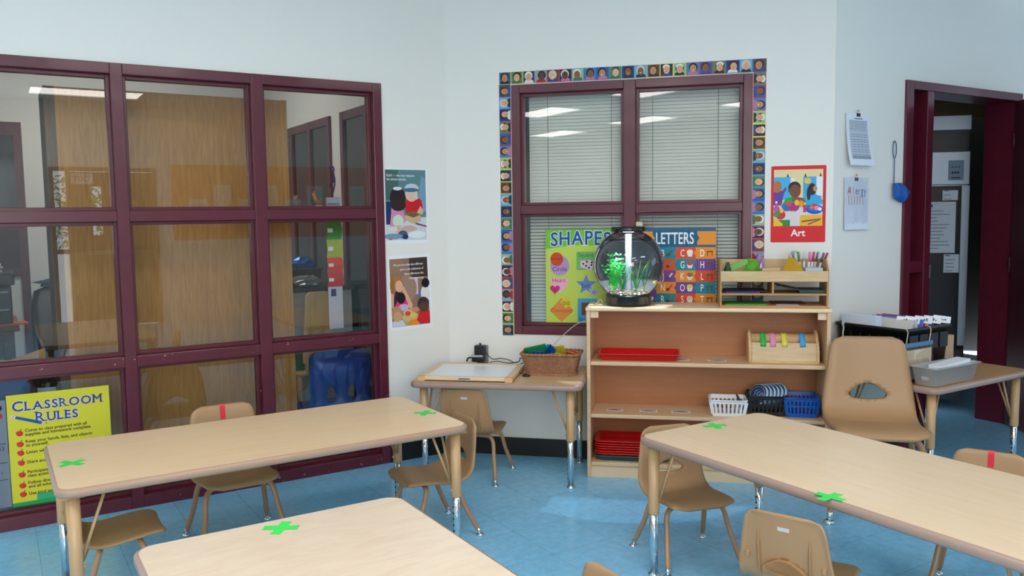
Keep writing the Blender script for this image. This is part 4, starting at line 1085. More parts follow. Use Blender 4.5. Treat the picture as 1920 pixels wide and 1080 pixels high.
# slotted plastic baskets
def slot_basket(label, loc, rot, w_, d_, h_, mm, slots=7, flare=.014):
    t = thing('slotted_basket', label, 'basket', loc, rot)
    def ringp(z):
        f = z/h_; o_ = -flare*(1-f); return (w_/2+o_, d_/2+o_)
    m = MB(); hx, hy = ringp(0); m.box(-hx, hx, -hy, hy, 0, .004)
    bands = [(0, .022), (h_*.52, h_*.62), (h_-.018, h_)] if h_ > .085 else [(0, .016), (h_-.018, h_)]
    def bandw(za, zb, out=0):
        a_ = ringp(za); b_ = ringp(zb); th = .0025
        for sx, sy in ((0, -1), (0, 1), (-1, 0), (1, 0)):
            if sy:
                m.hexa([(-a_[0], sy*a_[1]-th, za), (a_[0], sy*a_[1]-th, za), (a_[0], sy*a_[1]+th, za), (-a_[0], sy*a_[1]+th, za)], [(-b_[0], sy*b_[1]-th, zb), (b_[0], sy*b_[1]-th, zb), (b_[0], sy*b_[1]+th, zb), (-b_[0], sy*b_[1]+th, zb)])
            else:
                m.hexa([(sx*a_[0]-th, -a_[1], za), (sx*a_[0]+th, -a_[1], za), (sx*a_[0]+th, a_[1], za), (sx*a_[0]-th, a_[1], za)], [(sx*b_[0]-th, -b_[1], zb), (sx*b_[0]+th, -b_[1], zb), (sx*b_[0]+th, b_[1], zb), (sx*b_[0]-th, b_[1], zb)])
    for za, zb in bands: bandw(za, zb)
    za, zb = .010, h_-.010; a_ = ringp(za); b_ = ringp(zb)
    for k in range(slots+1):
        f = -1+2*k/slots; g = .0055 if 0 < k < slots else .009
        for sy in (-1, 1):
            x0_, x1_ = f*a_[0], f*b_[0]
            m.hexa([(x0_-g, sy*a_[1]-.002, za), (x0_+g, sy*a_[1]-.002, za), (x0_+g, sy*a_[1]+.002, za), (x0_-g, sy*a_[1]+.002, za)], [(x1_-g, sy*b_[1]-.002, zb), (x1_+g, sy*b_[1]-.002, zb), (x1_+g, sy*b_[1]+.002, zb), (x1_-g, sy*b_[1]+.002, zb)])
    ns = max(3, int(slots*d_/w_))
    for k in range(ns+1):
        f = -1+2*k/ns; g = .0055
        for sx in (-1, 1):
            y0_, y1_ = f*a_[1], f*b_[1]
            m.hexa([(sx*a_[0]-.002, y0_-g, za), (sx*a_[0]+.002, y0_-g, za), (sx*a_[0]+.002, y0_+g, za), (sx*a_[0]-.002, y0_+g, za)], [(sx*b_[0]-.002, y1_-g, zb), (sx*b_[0]+.002, y1_-g, zb), (sx*b_[0]+.002, y1_+g, zb), (sx*b_[0]-.002, y1_+g, zb)])
    m.build('slotted_body', mm, t)
    m = MB(); q = [(x, y, h_) for x, y in rrect(-w_/2-.003, w_/2+.003, -d_/2-.003, d_/2+.003, .02, 5)]; m.tube(q+[q[0]], .0042, 6); m.build('rolled_rim', mm, t)
    return t
bw = slot_basket('white slotted basket of coloured discs on the lower inner shelf', ST(.745, .105, z2), SR, .185, .15, .085, M_white, 8)
bb = slot_basket('black slotted basket holding round lids on the lower inner shelf', ST(.945, .145, z2), SR, .19, .17, .105, M_blackp, 8)
bu = slot_basket('blue slotted basket at the right end of the lower inner shelf', ST(1.118, .130, z2), SR, .17, .165, .105, M_bluep, 8)
DC = [(C(40, 60, 130), 'navy'), (C(236, 120, 40), 'orange'), (C(206, 60, 50), 'red'), (C(230, 190, 60), 'yellow'), (C(60, 130, 190), 'blue')]
for k, (col, nm) in enumerate(((C(206, 60, 50), 'red'), (C(230, 190, 60), 'yellow'), (C(236, 120, 40), 'orange'), (C(44, 70, 140), 'navy'))):
    o = MB().lathe([(.002, 0), (.044, 0), (.046, .003), (.044, .006), (.002, .006)], 20).build('game_disc', mat(nm+'_disc', col, .45), None, ST(.735+.006*(k % 2), .10, z2+.042+k*.0066), rot=(.0, .02*(k % 2), 0))
    tag(o, nm+' disc in the flat pile inside the white basket', 'disc', 'discs in the white basket')
o = MB().lathe([(.002, -.003), (.045, -.003), (.046, 0), (.045, .003), (.002, .003)], 20).build('game_disc', mat('plum_disc', C(92, 48, 70), .45), None, ST(.808, .10, z2+.065), rot=(.1, radians(68), .3)); tag(o, 'plum disc standing on edge in the white basket', 'disc', 'discs in the white basket')
M_lid = mat('pale_blue_lid', C(176, 206, 226), .35); M_lidface = mat('navy_lid_face', C(40, 66, 108), .4)
for k in range(6):
    t = thing('round_lid', ('front lid with a navy face' if k == 0 else ['second', 'third', 'fourth', 'fifth', 'rearmost'][k-1]+' round lid behind the navy-faced one')+' in the black basket', 'lid', ST(.905+k*.020, .115+k*.008, z2+.103), 0, 'round lids in the black basket', rot=(radians(62), radians(18), SR-radians(52)))
    MB().lathe([(.002, -.006), (.056, -.006), (.0585, -.003), (.0585, .008), (.056, .010), (.002, .010)], 28).build('lid_body', M_lid, t)
    MB().lathe([(.002, .0102), (.054, .0102), (.054, .0107), (.002, .0107)], 28).build('lid_face', M_lidface, t)
    m = MB()
    for rr_ in (.044,): m.tube([(rr_*cos(2*pi*i/24), rr_*sin(2*pi*i/24), .0110) for i in range(25)], .0009, 4)
    for q in (-.018, 0, .018): m.tube(smooth_path([(q-.006, -.02, .0110), (q+.004, -.008, .0110), (q-.006, .006, .0110), (q+.005, .022, .0110)], 4), .0013, 4)
    m.build('lid_print', mat('lid_print', C(176, 196, 214), .5), t)
for k in range(5):
    rg = random.Random(k+30); col, nm = DC[k]
    o = MB().box(-.024, .024, -.014, .014, -.01, .01).build('toy_piece', mat(nm+'_toy', tuple(x*.6 for x in col[:3])+(1,), .4), None, ST(1.085+.034*(k % 3), .10+.05*(k//3), z2+.030+.006*(k % 2)), bevel=.004, rot=(0, 0, k*.7)); tag(o, nm+' toy piece lying in the blue basket', 'toy', 'toy pieces in the blue basket')
# stack of trays at the bottom
for k in range(7):
    teal = k == 0
    o = tray(.40, .215, .030, .035, 'plastic_tray', M_teal if teal else (M_red if k in (3, 5, 6) else mat('orange_red_plastic', C(226, 44, 30), .3)))
    o.location = ST(.243+.002*(k % 2), .132, z3+.0005+k*.0135); o.rotation_euler = (0, 0, SR+.006*((k % 3)-1))
    nm = ['teal tray at the bottom of the tray stack', 'red tray directly on the teal tray in the stack', 'red tray third from the bottom of the stack', 'red tray in the middle of the stack', 'red tray third from the top of the stack', 'red tray second from the top of the stack', 'topmost red tray of the stack on the bottom shelf'][k]
    tag(o, nm, 'tray', 'stacked trays on the bottom shelf')
t = thing('clear_box', 'small clear box on the bottom shelf, seen through a chair hand hole', 'box', ST(.60, .11, z3), SR)
M_clearbox = clear('clear_plastic', (.93, .95, .97, 1), 2.0, .05, .25, (.72, .76, .82, 1))
MB().box(-.08, .08, -.06, .06, 0, .05).build('body', M_clearbox, t, bevel=.004); MB().box(-.083, .083, -.063, .063, .0505, .058).build('lid', M_clearbox, t, bevel=.003)

# ------------------------------------------------------------------ fish tank
TX, TY = -.411, 4.572; ZT = SHT
t = thing('fish_tank', 'round globe fish tank with black base and lid on the bookshelf', 'fish tank', (TX, TY, ZT))
RG = .193; ZC = .218
MB().lathe([(.112, 0), (.122, .003), (.124, .012), (.122, .046), (.126, .052), (.124, .058), (.10, .058)], 40).build('base', mat('black_tank_base', C(20, 19, 20), .3, coat=.2), t)
def sphere_prof(R, za, zb, n=22):
    a0, a1 = math.asin(max(-1, (za-ZC)/R)), math.asin(min(1, (zb-ZC)/R))
    return [(R*cos(a0+(a1-a0)*i/n), ZC+R*sin(a0+(a1-a0)*i/n)) for i in range(n+1)]
M_globe = clear('globe_acrylic', (.985, .99, .99, 1), 1.5)
MB().lathe(sphere_prof(RG, .056, .398, 30), 56, cap=False).build('globe', M_globe, t)
M_water = clear('water_surface', (.95, .98, .98, 1), 1.4)
zw = .350; rw = sqrt((RG-.003)**2-(zw-ZC)**2)
MB().lathe([(.0005, zw), (rw, zw)], 40, cap=False).build('water_surface', M_water, t)
m = MB(); m.lathe([(.075, .398), (.092, .398), (.094, .404), (.094, .418), (.088, .424), (.06, .424), (.058, .420), (.001, .420)], 36, cap=False); m.build('lid', mat('black_lid', C(14, 14, 15), .25, coat=.3), t)
MB().lathe([(.001, .3975), (.074, .3975)], 30, cap=False).build('lamp_housing', M_blackp, t)
MB().lathe([(.002, .396), (.030, .396), (.030, .3972), (.002, .3972)], 20).build('led_lamp', mat('led_lamp', (1, 1, 1, 1), .5, emit=(.80, .90, 1, 1), estr=24), t)
ld = bpy.data.lights.new('tank_lamp', 'SPOT'); ld.energy = 32; ld.color = (.86, .93, 1); ld.spot_size = radians(63); ld.spot_blend = .05; ld.shadow_soft_size = .008
lo = bpy.data.objects.new('tank_lamp', ld); COL.objects.link(lo); lo.parent = t; lo.location = (0, 0, .393)
M_tube = clear('bubble_tube', (.86, .92, .97, 1), 2.0, .1, .34, (.75, .86, .97, 1))
m = MB(); rg = random.Random(3)
m.lathe([(.020, .062), (.020, .385)], 20, cap=False); m.build('bubble_tube', M_tube, t)
m = MB()
for k in range(46):
    a_, r_ = rg.uniform(0, 2*pi), rg.uniform(0, .014); z_ = .075+.29*rg.random()**.6; m.ball((r_*cos(a_), r_*sin(a_), z_), rg.uniform(.0018, .0045), 7, 5)
tag(m.build('bubbles', clear('bubble_skin', (.9, .95, 1, 1), 3, .0, .5, (.8, .9, 1, 1)), t), kind='stuff')
# dark backing in the rear of the globe
m = MB(); n1, n2 = 26, 16; vs = []
for j in range(n2+1):
    ph = radians(-56)+radians(100)*j/n2
    for i in range(n1+1):
        th = radians(2)+radians(176)*i/n1
        R_ = RG-.006
        vs.append((R_*cos(ph)*cos(th), R_*cos(ph)*sin(th), ZC+R_*sin(ph)))
m.add(vs, [(j*(n1+1)+i, (j+1)*(n1+1)+i, (j+1)*(n1+1)+i+1, j*(n1+1)+i+1) for j in range(n2) for i in range(n1)], True)
m.build('dark_backing', mat('slate_backing', C(60, 61, 65), .8), t)
# gravel and rocks
rg = random.Random(8); cols = [C(196, 186, 170), C(150, 136, 118), C(110, 98, 86), C(214, 206, 196), C(84, 76, 70)]
gm = [mat('gravel_%s' % n_, c_, .6) for n_, c_ in zip(('cream', 'tan', 'brown', 'white', 'dark'), cols)]
m = MB()
for k in range(420):
    r_ = .112*sqrt(rg.random()); a_ = rg.uniform(0, 2*pi); m.mat(rg.randrange(5)); s_ = rg.uniform(.004, .009)
    m.ball((r_*cos(a_), r_*sin(a_), .062+rg.uniform(0, .012)+.006*(r_ < .05)), s_, 6, 4, (1, rg.uniform(.7, 1.2), .7))
tag(m.build('gravel', gm, t), kind='stuff')
m = MB()
for (x, y, s_) in ((-.06, -.05, .022), (.01, -.07, .028), (.07, -.035, .018), (.085, .01, .014)):
    m.ball((x, y, .072), s_, 9, 6, (1.2, .9, .7))
m.build('rocks', mat('brown_rock', C(120, 98, 80), .7, bump=.6, bscale=60), t)
def plant(label, x, y, seed, kind, mm):
    rg = random.Random(seed); m = MB()
    for k in range(kind[0]):
        a_ = rg.uniform(0, 2*pi); lean = rg.uniform(.02, kind[2]); h_ = kind[1]*rg.uniform(.6, 1); wd = kind[3]; N = 8
        dx, dy = cos(a_)*lean, sin(a_)*lean*.5; L = []; R_ = []
        px, py = -sin(a_), cos(a_)
        for i in range(N+1):
            f = i/N; w_ = wd*(1-f**2)*(.6+.8*sin(pi*min(1, f*1.3)))+.0006; tw = sin(f*9+k)*.006*kind[4]
            cx_, cy_ = dx*f**1.6+tw, dy*f**1.6
            L.append((cx_-w_*px-w_*.4, cy_-w_*py, h_*f)); R_.append((cx_+w_*px+w_*.4, cy_+w_*py, h_*f+.002))
        m.add(L+R_, [[i, i+1, N+1+i+1, N+1+i] for i in range(N)], True)
        if kind[4]:
            for i in range(2, N+1, 1):
                c_ = Vector(L[i]); 
                for sgn in (-1, 1):
                    q = c_+Vector((sgn*.012, rg.uniform(-.006, .006), rg.uniform(-.002, .010))); m.add([c_, q+Vector((0, -.004, -.005)), q+Vector((sgn*.006, 0, .002)), q+Vector((0, .004, .006))], [(0, 1, 2, 3)], True)
    o = m.build('aquarium_plant', mm, None, (TX+x, TY+y, ZT+.066)); return tag(o, label, 'plant', 'plastic plants in the fish tank')
GP = mat('bright_green_leaf', C(30, 190, 60), .4); GP2 = mat('grass_green_leaf', C(60, 150, 50), .4); GP3 = mat('dark_green_leaf', C(40, 110, 40), .45)
plant('bushy bright green leafy plant at the left in the fish tank', -.075, -.03, 2, (11, .205, .055, .006, 1), GP)
plant('grassy green plant just left of the bubble tube in the fish tank', -.030, -.045, 5, (20, .165, .075, .0028, 0), GP2)
plant('tall grassy plant right of the bubble tube in the fish tank', .045, -.03, 11, (13, .21, .10, .0026, 0), GP2)
plant('sparse dark thin plant at the right in the fish tank', .085, -.02, 14, (7, .16, .07, .0018, 0), GP3)
t2 = thing('small_fish', 'small yellowish fish at the right side of the fish tank', 'fish', (TX+.150, TY-.045, ZT+.125), radians(10))
MB().ball((0, 0, 0), .016, 12, 8, (1, .35, .62)).build('body', mat('fish_scale', C(190, 180, 110), .35), t2)
m = MB(); m.add([(.013, 0, 0), (.028, 0, .011), (.024, 0, 0), (.028, 0, -.011)], [(0, 3, 2, 1), (0, 1, 2, 3)]).add([(-.006, 0, .009), (.006, 0, .016), (.009, 0, .007)], [(0, 1, 2), (2, 1, 0)]); m.build('fin', mat('fish_fin', C(210, 200, 140), .4), t2)
o = MB().tube(smooth_path([(TX-.135, TY-.02, ZT+.003), (TX-.15, TY-.03, ZT+.03), (TX-.165, TY-.02, ZT+.012), (-.635, 4.55, ZT-.03), (-.65, 4.60, ZT-.10), (-.66, 4.62, .83), (-.72, 4.66, .80), (-.80, 4.62, .73), (-.86, 4.56, .66), (-.87, 4.53, .64)], 7), .0024, 6).build('air_hose', M_cord_white); tag(o, 'thin white cord running from the fish tank down to the wicker basket', 'cord')
o = MB().box(-.018, .018, -.02, .02, 0, .026).build('plug_block', mat('cream_plastic', C(216, 206, 180), .5), None, (TX+.055, TY+.055, ZT+.4245), bevel=.004); tag(o, 'small cream block on the fish tank lid', 'block')

# ------------------------------------------------------------------ desk organiser and its contents
t = thing('desk_organizer', 'pine desk organiser with open tray and four paper slots on the bookshelf', 'organizer', ST(.695, .030, SHT), SR)
W_, D_, H_ = .54, .225, .245
for x in (0, W_-.010): 
    q = MB(); pr = [(0, 0), (D_, 0), (D_, H_), (.06, H_), (.0, .195)]
    n = 5; q.add([(x, y, z) for y, z in pr]+[(x+.010, y, z) for y, z in pr], [list(range(n))[::-1], list(range(n, 2*n))]+[[i, (i+1) % n, n+(i+1) % n, n+i] for i in range(n)])
    q.build('side_panel', M_oak, t, bevel=.002)
MB().box(.01, W_-.01, .002, D_-.002, 0, .011).build('base_board', M_oak, t)
MB().box(.01, W_-.01, .002, D_-.002, .064, .074).build('middle_board', M_oak, t)
MB().box(.01, W_-.01, .006, D_-.002, .133, .141).build('tray_board', M_pine, t)
MB().box(.004, W_-.004, -.006, .006, .136, .190).build('front_rail', M_pine, t, bevel=.002)
MB().box(.01, W_-.01, D_-.010, D_-.002, .141, H_-.004).build('back_rail', M_pine, t)
MB().box(.262, .272, .004, D_-.004, .074, .133).build('divider', M_oak, t)
def OT(x, y, z): return ST(.695, .030, SHT)+Vector((x*cos(SR)-y*sin(SR), x*sin(SR)+y*cos(SR), z))
def flat(name, label, cat, mm, x0, x1, y0, y1, z, h, rot=(0, 0, 0), group='papers in the desk organiser'):
    hx, hy = (x1-x0)/2, (y1-y0)/2
    o = MB().box(-hx, hx, -hy, hy, 0, h).build(name, mm, None, OT((x0+x1)/2, (y0+y1)/2, z), rot=(rot[0], rot[1], SR+rot[2]), bevel=.001, segs=1); return tag(o, label, cat, group)
flat('folder', 'purple folder in the upper left slot of the organiser', 'folder', mat('purple_card', C(74, 56, 130), .5), .03, .20, .01, .20, .0745, .006, (0, 0, .03))
flat('folder', 'navy folder on top of the purple one in the upper left slot', 'folder', mat('navy_card', C(36, 38, 62), .5), .03, .24, .02, .21, .0812, .004)
flat('folder', 'black folder in the upper right slot of the organiser, its left edge raised', 'folder', M_blackp, .29, .46, .02, .20, .092, .006, (0, radians(12), 0))
flat('folder', 'dark green folder in the upper right slot of the organiser', 'folder', mat('dark_green_card', C(36, 62, 60), .5), .40, .525, .02, .20, .0745, .016, (0, 0, 0))
flat('paper_stack', 'bright green papers in the bottom slot of the organiser', 'paper', mat('bright_green_paper', C(70, 180, 80), .6), .03, .24, .015, .20, .0115, .004, (0, 0, .02))
flat('paper_stack', 'dark red papers in the bottom slot of the organiser', 'paper', mat('dark_red_paper', C(110, 36, 46), .6), .27, .44, .06, .21, .0115, .004)
flat('paper_stack', 'pale papers at the front of the bottom slot of the organiser', 'paper', mat('pale_grey_paper', C(196, 190, 196), .6), .285, .40, .004, .058, .0115, .003, (0, 0, -.05))
flat('wooden_box', 'small open pine box standing in the organiser tray', 'box', M_pine, .215, .305, .03, .075, .1415, .062, group='things in the organiser tray')
flat('index_box', 'pale blue box at the right end of the organiser tray', 'box', mat('pale_blue_card', C(186, 206, 222), .5), .43, .515, .03, .12, .1415, .062, group='things in the organiser tray')
# folded yellow paper fan
m = MB(); rg = random.Random(6)
for k in range(6):
    a0_ = -.3+k*.12; m.add([(0, .004*k, 0), (.105-.012*k, .004*k, .006+.014*k), (.09-.010*k, .004*k+.012, .05+.010*k)], [(0, 1, 2), (2, 1, 0)])
tag(m.build('folded_paper', mat('yellow_paper', C(242, 200, 40), .6), None, OT(.315, .03, .175), rot=(0, 0, SR)), 'folded yellow paper standing in the organiser tray', 'paper', 'things in the organiser tray')
def crumple(label, name, mm, x, y, z, sx, sy, sz, seed, cat):
    rg = random.Random(seed); m = MB(); rings = []
    for j in range(1, 7):
        a_ = -pi/2+pi*j/7
        rings.append([(sx*cos(a_)*cos(2*pi*i/11)*rg.uniform(.75, 1.2), sy*cos(a_)*sin(2*pi*i/11)*rg.uniform(.75, 1.2), sz*sin(a_)*rg.uniform(.8, 1.2)) for i in range(11)])
    m.loft(rings, True, True, False); return tag(m.build(name, mm, None, OT(x, y, z), rot=(0, 0, SR)), label, cat, 'things in the organiser tray')
crumple('dark green crumpled wrapper at the left end of the organiser tray', 'wrapper', mat('dark_green_wrapper', C(40, 90, 60), .3), .045, .09, .185, .020, .03, .045, 1, 'wrapper')
flat('green_card', 'long green card leaning up in the organiser tray', 'card', mat('leaf_green_card', C(120, 190, 90), .5), .05, .16, .10, .105, .20, .03, (0, radians(-24), 0), 'things in the organiser tray')
crumple('bright green plastic wrapper in the organiser tray', 'wrapper', acryl('lime_film', C(120, 216, 60)), .17, .11, .205, .038, .035, .050, 2, 'wrapper')
crumple('lilac plastic bag behind the small pine box in the organiser tray', 'bag', acryl('lilac_film', C(190, 150, 206)), .212, .14, .215, .024, .03, .060, 3, 'bag')
crumple('clear plastic bag towards the right of the organiser tray', 'bag', M_film, .385, .12, .230, .035, .03, .06, 4, 'bag')
def pen(label, col, x, y, ax, ay, L=.14, r=.006):
    t = thing('marker_pen', label, 'pen', OT(x, y, .143), rot=(ax, ay, SR), group='pens in the organiser tray')
    MB().lathe([(r*.6, 0), (r, .004), (r, L*.62)], 10).build('barrel', M_white, t); MB().lathe([(r*1.08, L*.62), (r*1.08, L*.97), (r*.7, L)], 10).build('cap', mat('pen_cap_%s' % label.split()[0], col, .4), t)
for k, (nm, col) in enumerate((('teal', C(30, 130, 130)), ('green', C(40, 150, 80)), ('white', C(230, 232, 236)), ('pink', C(240, 120, 180)), ('magenta', C(226, 60, 120)), ('grey', C(120, 130, 150)), ('slate', C(90, 100, 120)), ('red', C(206, 50, 60)))):
    pen(nm+' capped marker at the right end of the organiser tray', col, .415+.0145*k, .135+.03*(k % 3), radians(-4+3*(k % 3)), radians((-14, -8, 2, 4, 8, 12, 15, 18)[k]))
m = MB(); m.tube(smooth_path([(0, 0, 0), (-.02, 0, .05), (.005, 0, .11), (.035, 0, .105), (.02, 0, .05), (.03, 0, .0)], 6), .003, 6)
tag(m.build('scissor_handles', mat('clear_pink_plastic', C(222, 200, 206), .3), None, OT(.375, .17, .17), rot=(0, 0, SR)), 'pale pink looped handles standing in the organiser tray', 'scissors', 'things in the organiser tray')

# ------------------------------------------------------------------ side table by the door: crate, files, bag, tub
t = thing('file_crate', 'black plastic file crate on the side table by the door', 'crate', P(4.05, 2.68, .5605), R45)
hx, hy, hh = .19, .205, .255
def cr(f, o_=0): return [(x, y) for x, y in rrect(-(hx-.018*(1-f))-o_, hx-.018*(1-f)+o_, -(hy-.018*(1-f))-o_, hy-.018*(1-f)+o_, .02, 4)]
m = MB(); R_ = lambda f, o_, z: [(x, y, z) for x, y in cr(f, o_)]
m.loft([R_(0, 0, 0), R_(1, 0, hh), R_(1, .010, hh), R_(1, .010, hh+.014), R_(1, -.004, hh+.014), R_(0, -.005, .006)], True, True)
m.build('crate_body', M_blackp, t)
m = MB()
for k in range(7): 
    y = -hy*.8+k*hy*.27; m.box(-hx-.004, -hx+.014, y-.004, y+.004, .02, hh-.03)
for k in range(4):
    x = -hx*.7+k*hx*.46; m.box(x-.035, x+.035, -hy-.003, -hy+.012, hh-.10, hh-.022)
m.build('ribs', mat('black_rib', C(30, 30, 32), .45), t)
def CT_(x, y, z): return P(4.05+x, 2.68+y, .5605+z)
def files(name, label, cat, mm, x, y, z, sx, sy, sz, ry, group):
    o = MB().box(-sx, sx, -sy, sy, -sz, sz).build(name, mm, None, CT_(x, y, z), rot=(0, ry, R45), bevel=.002, segs=1); return tag(o, label, cat, group)
G_ = 'files standing in the black crate'
files('paper_ream', 'thick white paper stack on edge at the back of the black crate', 'paper', mat('blue_white_paper', C(214, 224, 240), .5), -.145, .085, .175, .022, .105, .14, 0, G_)
for k, (x, col, nm) in enumerate(((-.06, C(220, 214, 206), 'cream'), (-.02, C(206, 212, 226), 'white'), (.03, C(90, 130, 206), 'blue'), (.075, C(206, 60, 56), 'red'), (.125, C(70, 110, 200), 'bright blue'))):
    t2 = thing('hanging_folder', nm+' hanging folder with a white tab in the black crate', 'folder', CT_(x, .01, .160), rot=(0, radians(10), R45), group=G_)
    MB().box(-.004, .004, -.15, .15, -.10, .135).build('folder', mat(nm.replace(' ', '_')+'_folder', col, .5), t2)
    a = Art(.085, .036, C(240, 242, 246)); [a.rect(.022+.011*i, .030+.011*i, .013, .013+.006+.004*((i+k) % 3), C(90, 100, 126)) for i in range(4)]
    ob = a.build('folder_tab', M_print, t2, (-.0055, -.06-.022*k, .118), rot=(0, 0, -R45)); ob['label'] = 'white tab'
files('water_bottle', 'blue round bottle top at the right corner of the black crate', 'bottle', M_bluep, .150, -.10, .255, .018, .03, .028, 0, G_)
# zip bag hanging on two wire hooks at the crate's front
t = thing('zip_bag', 'clear zip bag of beige cards hanging on two wire hooks from the crate', 'bag', P(3.93, 2.68-hy-.0135, .575), R45)
vs = []; rg = random.Random(12); NX, NZ = 10, 12
for yy in (-.010, .010):
    for j in range(NZ+1):
        for i in range(NX+1): vs.append((-.125+.25*i/NX, yy*(1-.6*j/NZ)+rg.uniform(-.003, .003), .185*j/NZ))
q = (NX+1)*(NZ+1); fs = []
for k in (0, q): fs += [(k+j*(NX+1)+i, k+j*(NX+1)+i+1, k+(j+1)*(NX+1)+i+1, k+(j+1)*(NX+1)+i) for j in range(NZ) for i in range(NX)]
MB().add(vs, fs, True).build('bag_film', M_film, t)
MB().box(-.125, .125, -.006, .006, .166, .186).build('zip_strip', mat('blue_zip', C(96, 136, 176), .3, alpha=.8), t)
MB().box(-.115, .115, -.005, .005, .002, .150).build('card_bundle', mat('beige_card', C(216, 196, 166), .6), t)
m = MB()
for k in range(12): m.tube(smooth_path([(-.09+.016*k, -.0058, .05), (-.087+.016*k, -.0058, .075), (-.093+.016*k, -.0058, .10)], 3), .0012, 4)
m.build('pencil_strokes', mat('grey_brown_ink', C(150, 130, 104), .6), t)
for x in (-.095, .10):
    MB().tube(smooth_path([(x-.008, -.002, .170), (x, -.003, .20), (x+.012, 0, .245), (x+.004, .012, .262), (x, .024, .262)], 5), .0022, 6).build('wire_hook', mat('cream_wire', C(214, 206, 176), .4), t)
# beige file box and papers behind, clear tub in front
o = MB().box(-.055, .055, -.16, .13, 0, .19).build('cardboard_sheet', mat('tan_cardboard', C(196, 164, 136), .7), None, P(4.335, 2.70, .5605), R45, bevel=.003); tag(o, 'tan cardboard folder box standing right of the black crate', 'box')
t = thing('plastic_tub', 'shallow clear plastic tub of papers at the front of the side table', 'tub', P(4.03, 2.374, .5605), R45)
def tr(o_, z): return [(x, y, z) for x, y in rrect(-.165-o_, .165+o_, -.048-o_, .048+o_, .016, 5)]
M_tub = clear('frosted_plastic', (.97, .98, .99, 1), 1.2, .15, .42, (1, 1, 1, 1))
MB().loft([tr(0, 0), tr(.008, .004), tr(.022, .092), tr(.032, .093), tr(.032, .096), tr(.019, .096), tr(.004, .006)], True, True).build('tub_body', M_tub, t)
G2 = 'papers in the clear plastic tub'
for k in range(5):
    rg = random.Random(k); o = MB().box(-.12, .12, -.036, .036, 0, .017).build('paper_pack', mat('tub_paper_%s' % 'abcde'[k], [C(226, 234, 244), C(150, 190, 220), C(236, 240, 246), C(200, 220, 236), C(244, 246, 250)][k], .5), None, P(4.07, 2.374, .570+k*.0185), rot=(0, radians(-1.0*k), radians(45+rg.uniform(-2, 2)))); tag(o, ['lowest', 'second', 'middle', 'fourth', 'topmost'][k]+' paper pack in the clear plastic tub', 'paper', G2)
rg = random.Random(21); m = MB(); rings = []
for j in range(1, 8):
    a_ = -pi/2+pi*j/8; rings.append([(.055*cos(a_)*cos(2*pi*i/13)*rg.uniform(.8, 1.15), .045*cos(a_)*sin(2*pi*i/13)*rg.uniform(.8, 1.15), .034+.034*sin(a_)*rg.uniform(.85, 1.1)) for i in range(13)])
tag(m.loft(rings, True, True, False).build('plastic_bag', clear('greyish_film', (.9, .88, .86, 1), 2.2, .1, .45, (.74, .72, .70, 1)), None, P(3.90, 2.372, .570), R45), 'crumpled clear bag at the left end of the plastic tub', 'bag')
m = MB(); m.add([(-.06, 0, 0), (.06, .0, 0), (.075, .02, .085), (.02, .01, .055), (-.05, .012, .095)], [(0, 1, 2, 3), (0, 3, 4), (3, 2, 1, 0), (4, 3, 0)])
o = m.build('tissue_sheet', mat('pale_blue_tissue', C(216, 226, 242), .6), None, P(4.26, 2.46, .5605), R45); o.modifiers.new('thickness', 'SOLIDIFY').thickness = .002; tag(o, 'crumpled pale tissue standing behind the clear plastic tub', 'tissue')
m = MB(); m.tube(smooth_path([(0, 0, 0), (.004, -.004, -.02), (-.004, -.006, -.05), (.002, -.006, -.10)], 5), .0045, 7); m.ball((.004, 0, .003), .009, 8, 6)
tag(m.build('cord_tassel', M_cord_white, None, CT_(-hx-.016, .155, .262), R45), 'white string hanging over the left rim of the black crate', 'string')
# ------------------------------------------------------------------ office seen through the long interior window
OB = 7.65        # back wall of the office
struct(MB().box(-3, 2.3, OB, OB+.1, 0, CEIL).build('wall_office_back', M_wall, None, (0, 0, 0), R45))
struct(MB().box(2.18, 2.28, KA+T+.02, OB, 0, CEIL).build('wall_office_right', M_wall, None, (0, 0, 0), R45))
struct(MB().box(-3.1, -3, KA+T, OB, 0, CEIL).build('wall_office_left', mat('olive_wall', C(150, 142, 112), .6), None, (0, 0, 0), R45))
M_dimdiff = mat('office_diffuser', (.9, .9, .9, 1), .6, emit=(1.0, .985, .93, 1), estr=6.5)
troffer(.7, 6.3, 'recessed fluorescent ceiling light over the office', M_dimdiff)
# tall cabinet seen from behind, close to the glass
t = thing('tall_cabinet', 'tall oak plywood cabinet turned with its back to the long window', 'cabinet', P(.272, 4.90, 0), R45)
MB().box(.05, 1.243, 0, .008, .02, 2.105).build('back_panel', M_ply, t)
MB().box(0, .05, -.002, .40, 0, 2.11).build('side_panel', wood('dark_oak', C(96, 76, 50), C(116, 92, 62), (20, 20, 1.5), .55), t)
MB().box(1.206, 1.243, -.003, .40, 0, 2.11).build('side_panel', M_ply, t)
MB().box(.05, 1.206, .008, .40, 2.09, 2.11).build('top_panel', M_ply, t)
for z in (0.05, .7, 1.4): MB().box(.05, 1.206, .008, .39, z, z+.02).build('shelf_board', M_ply, t)
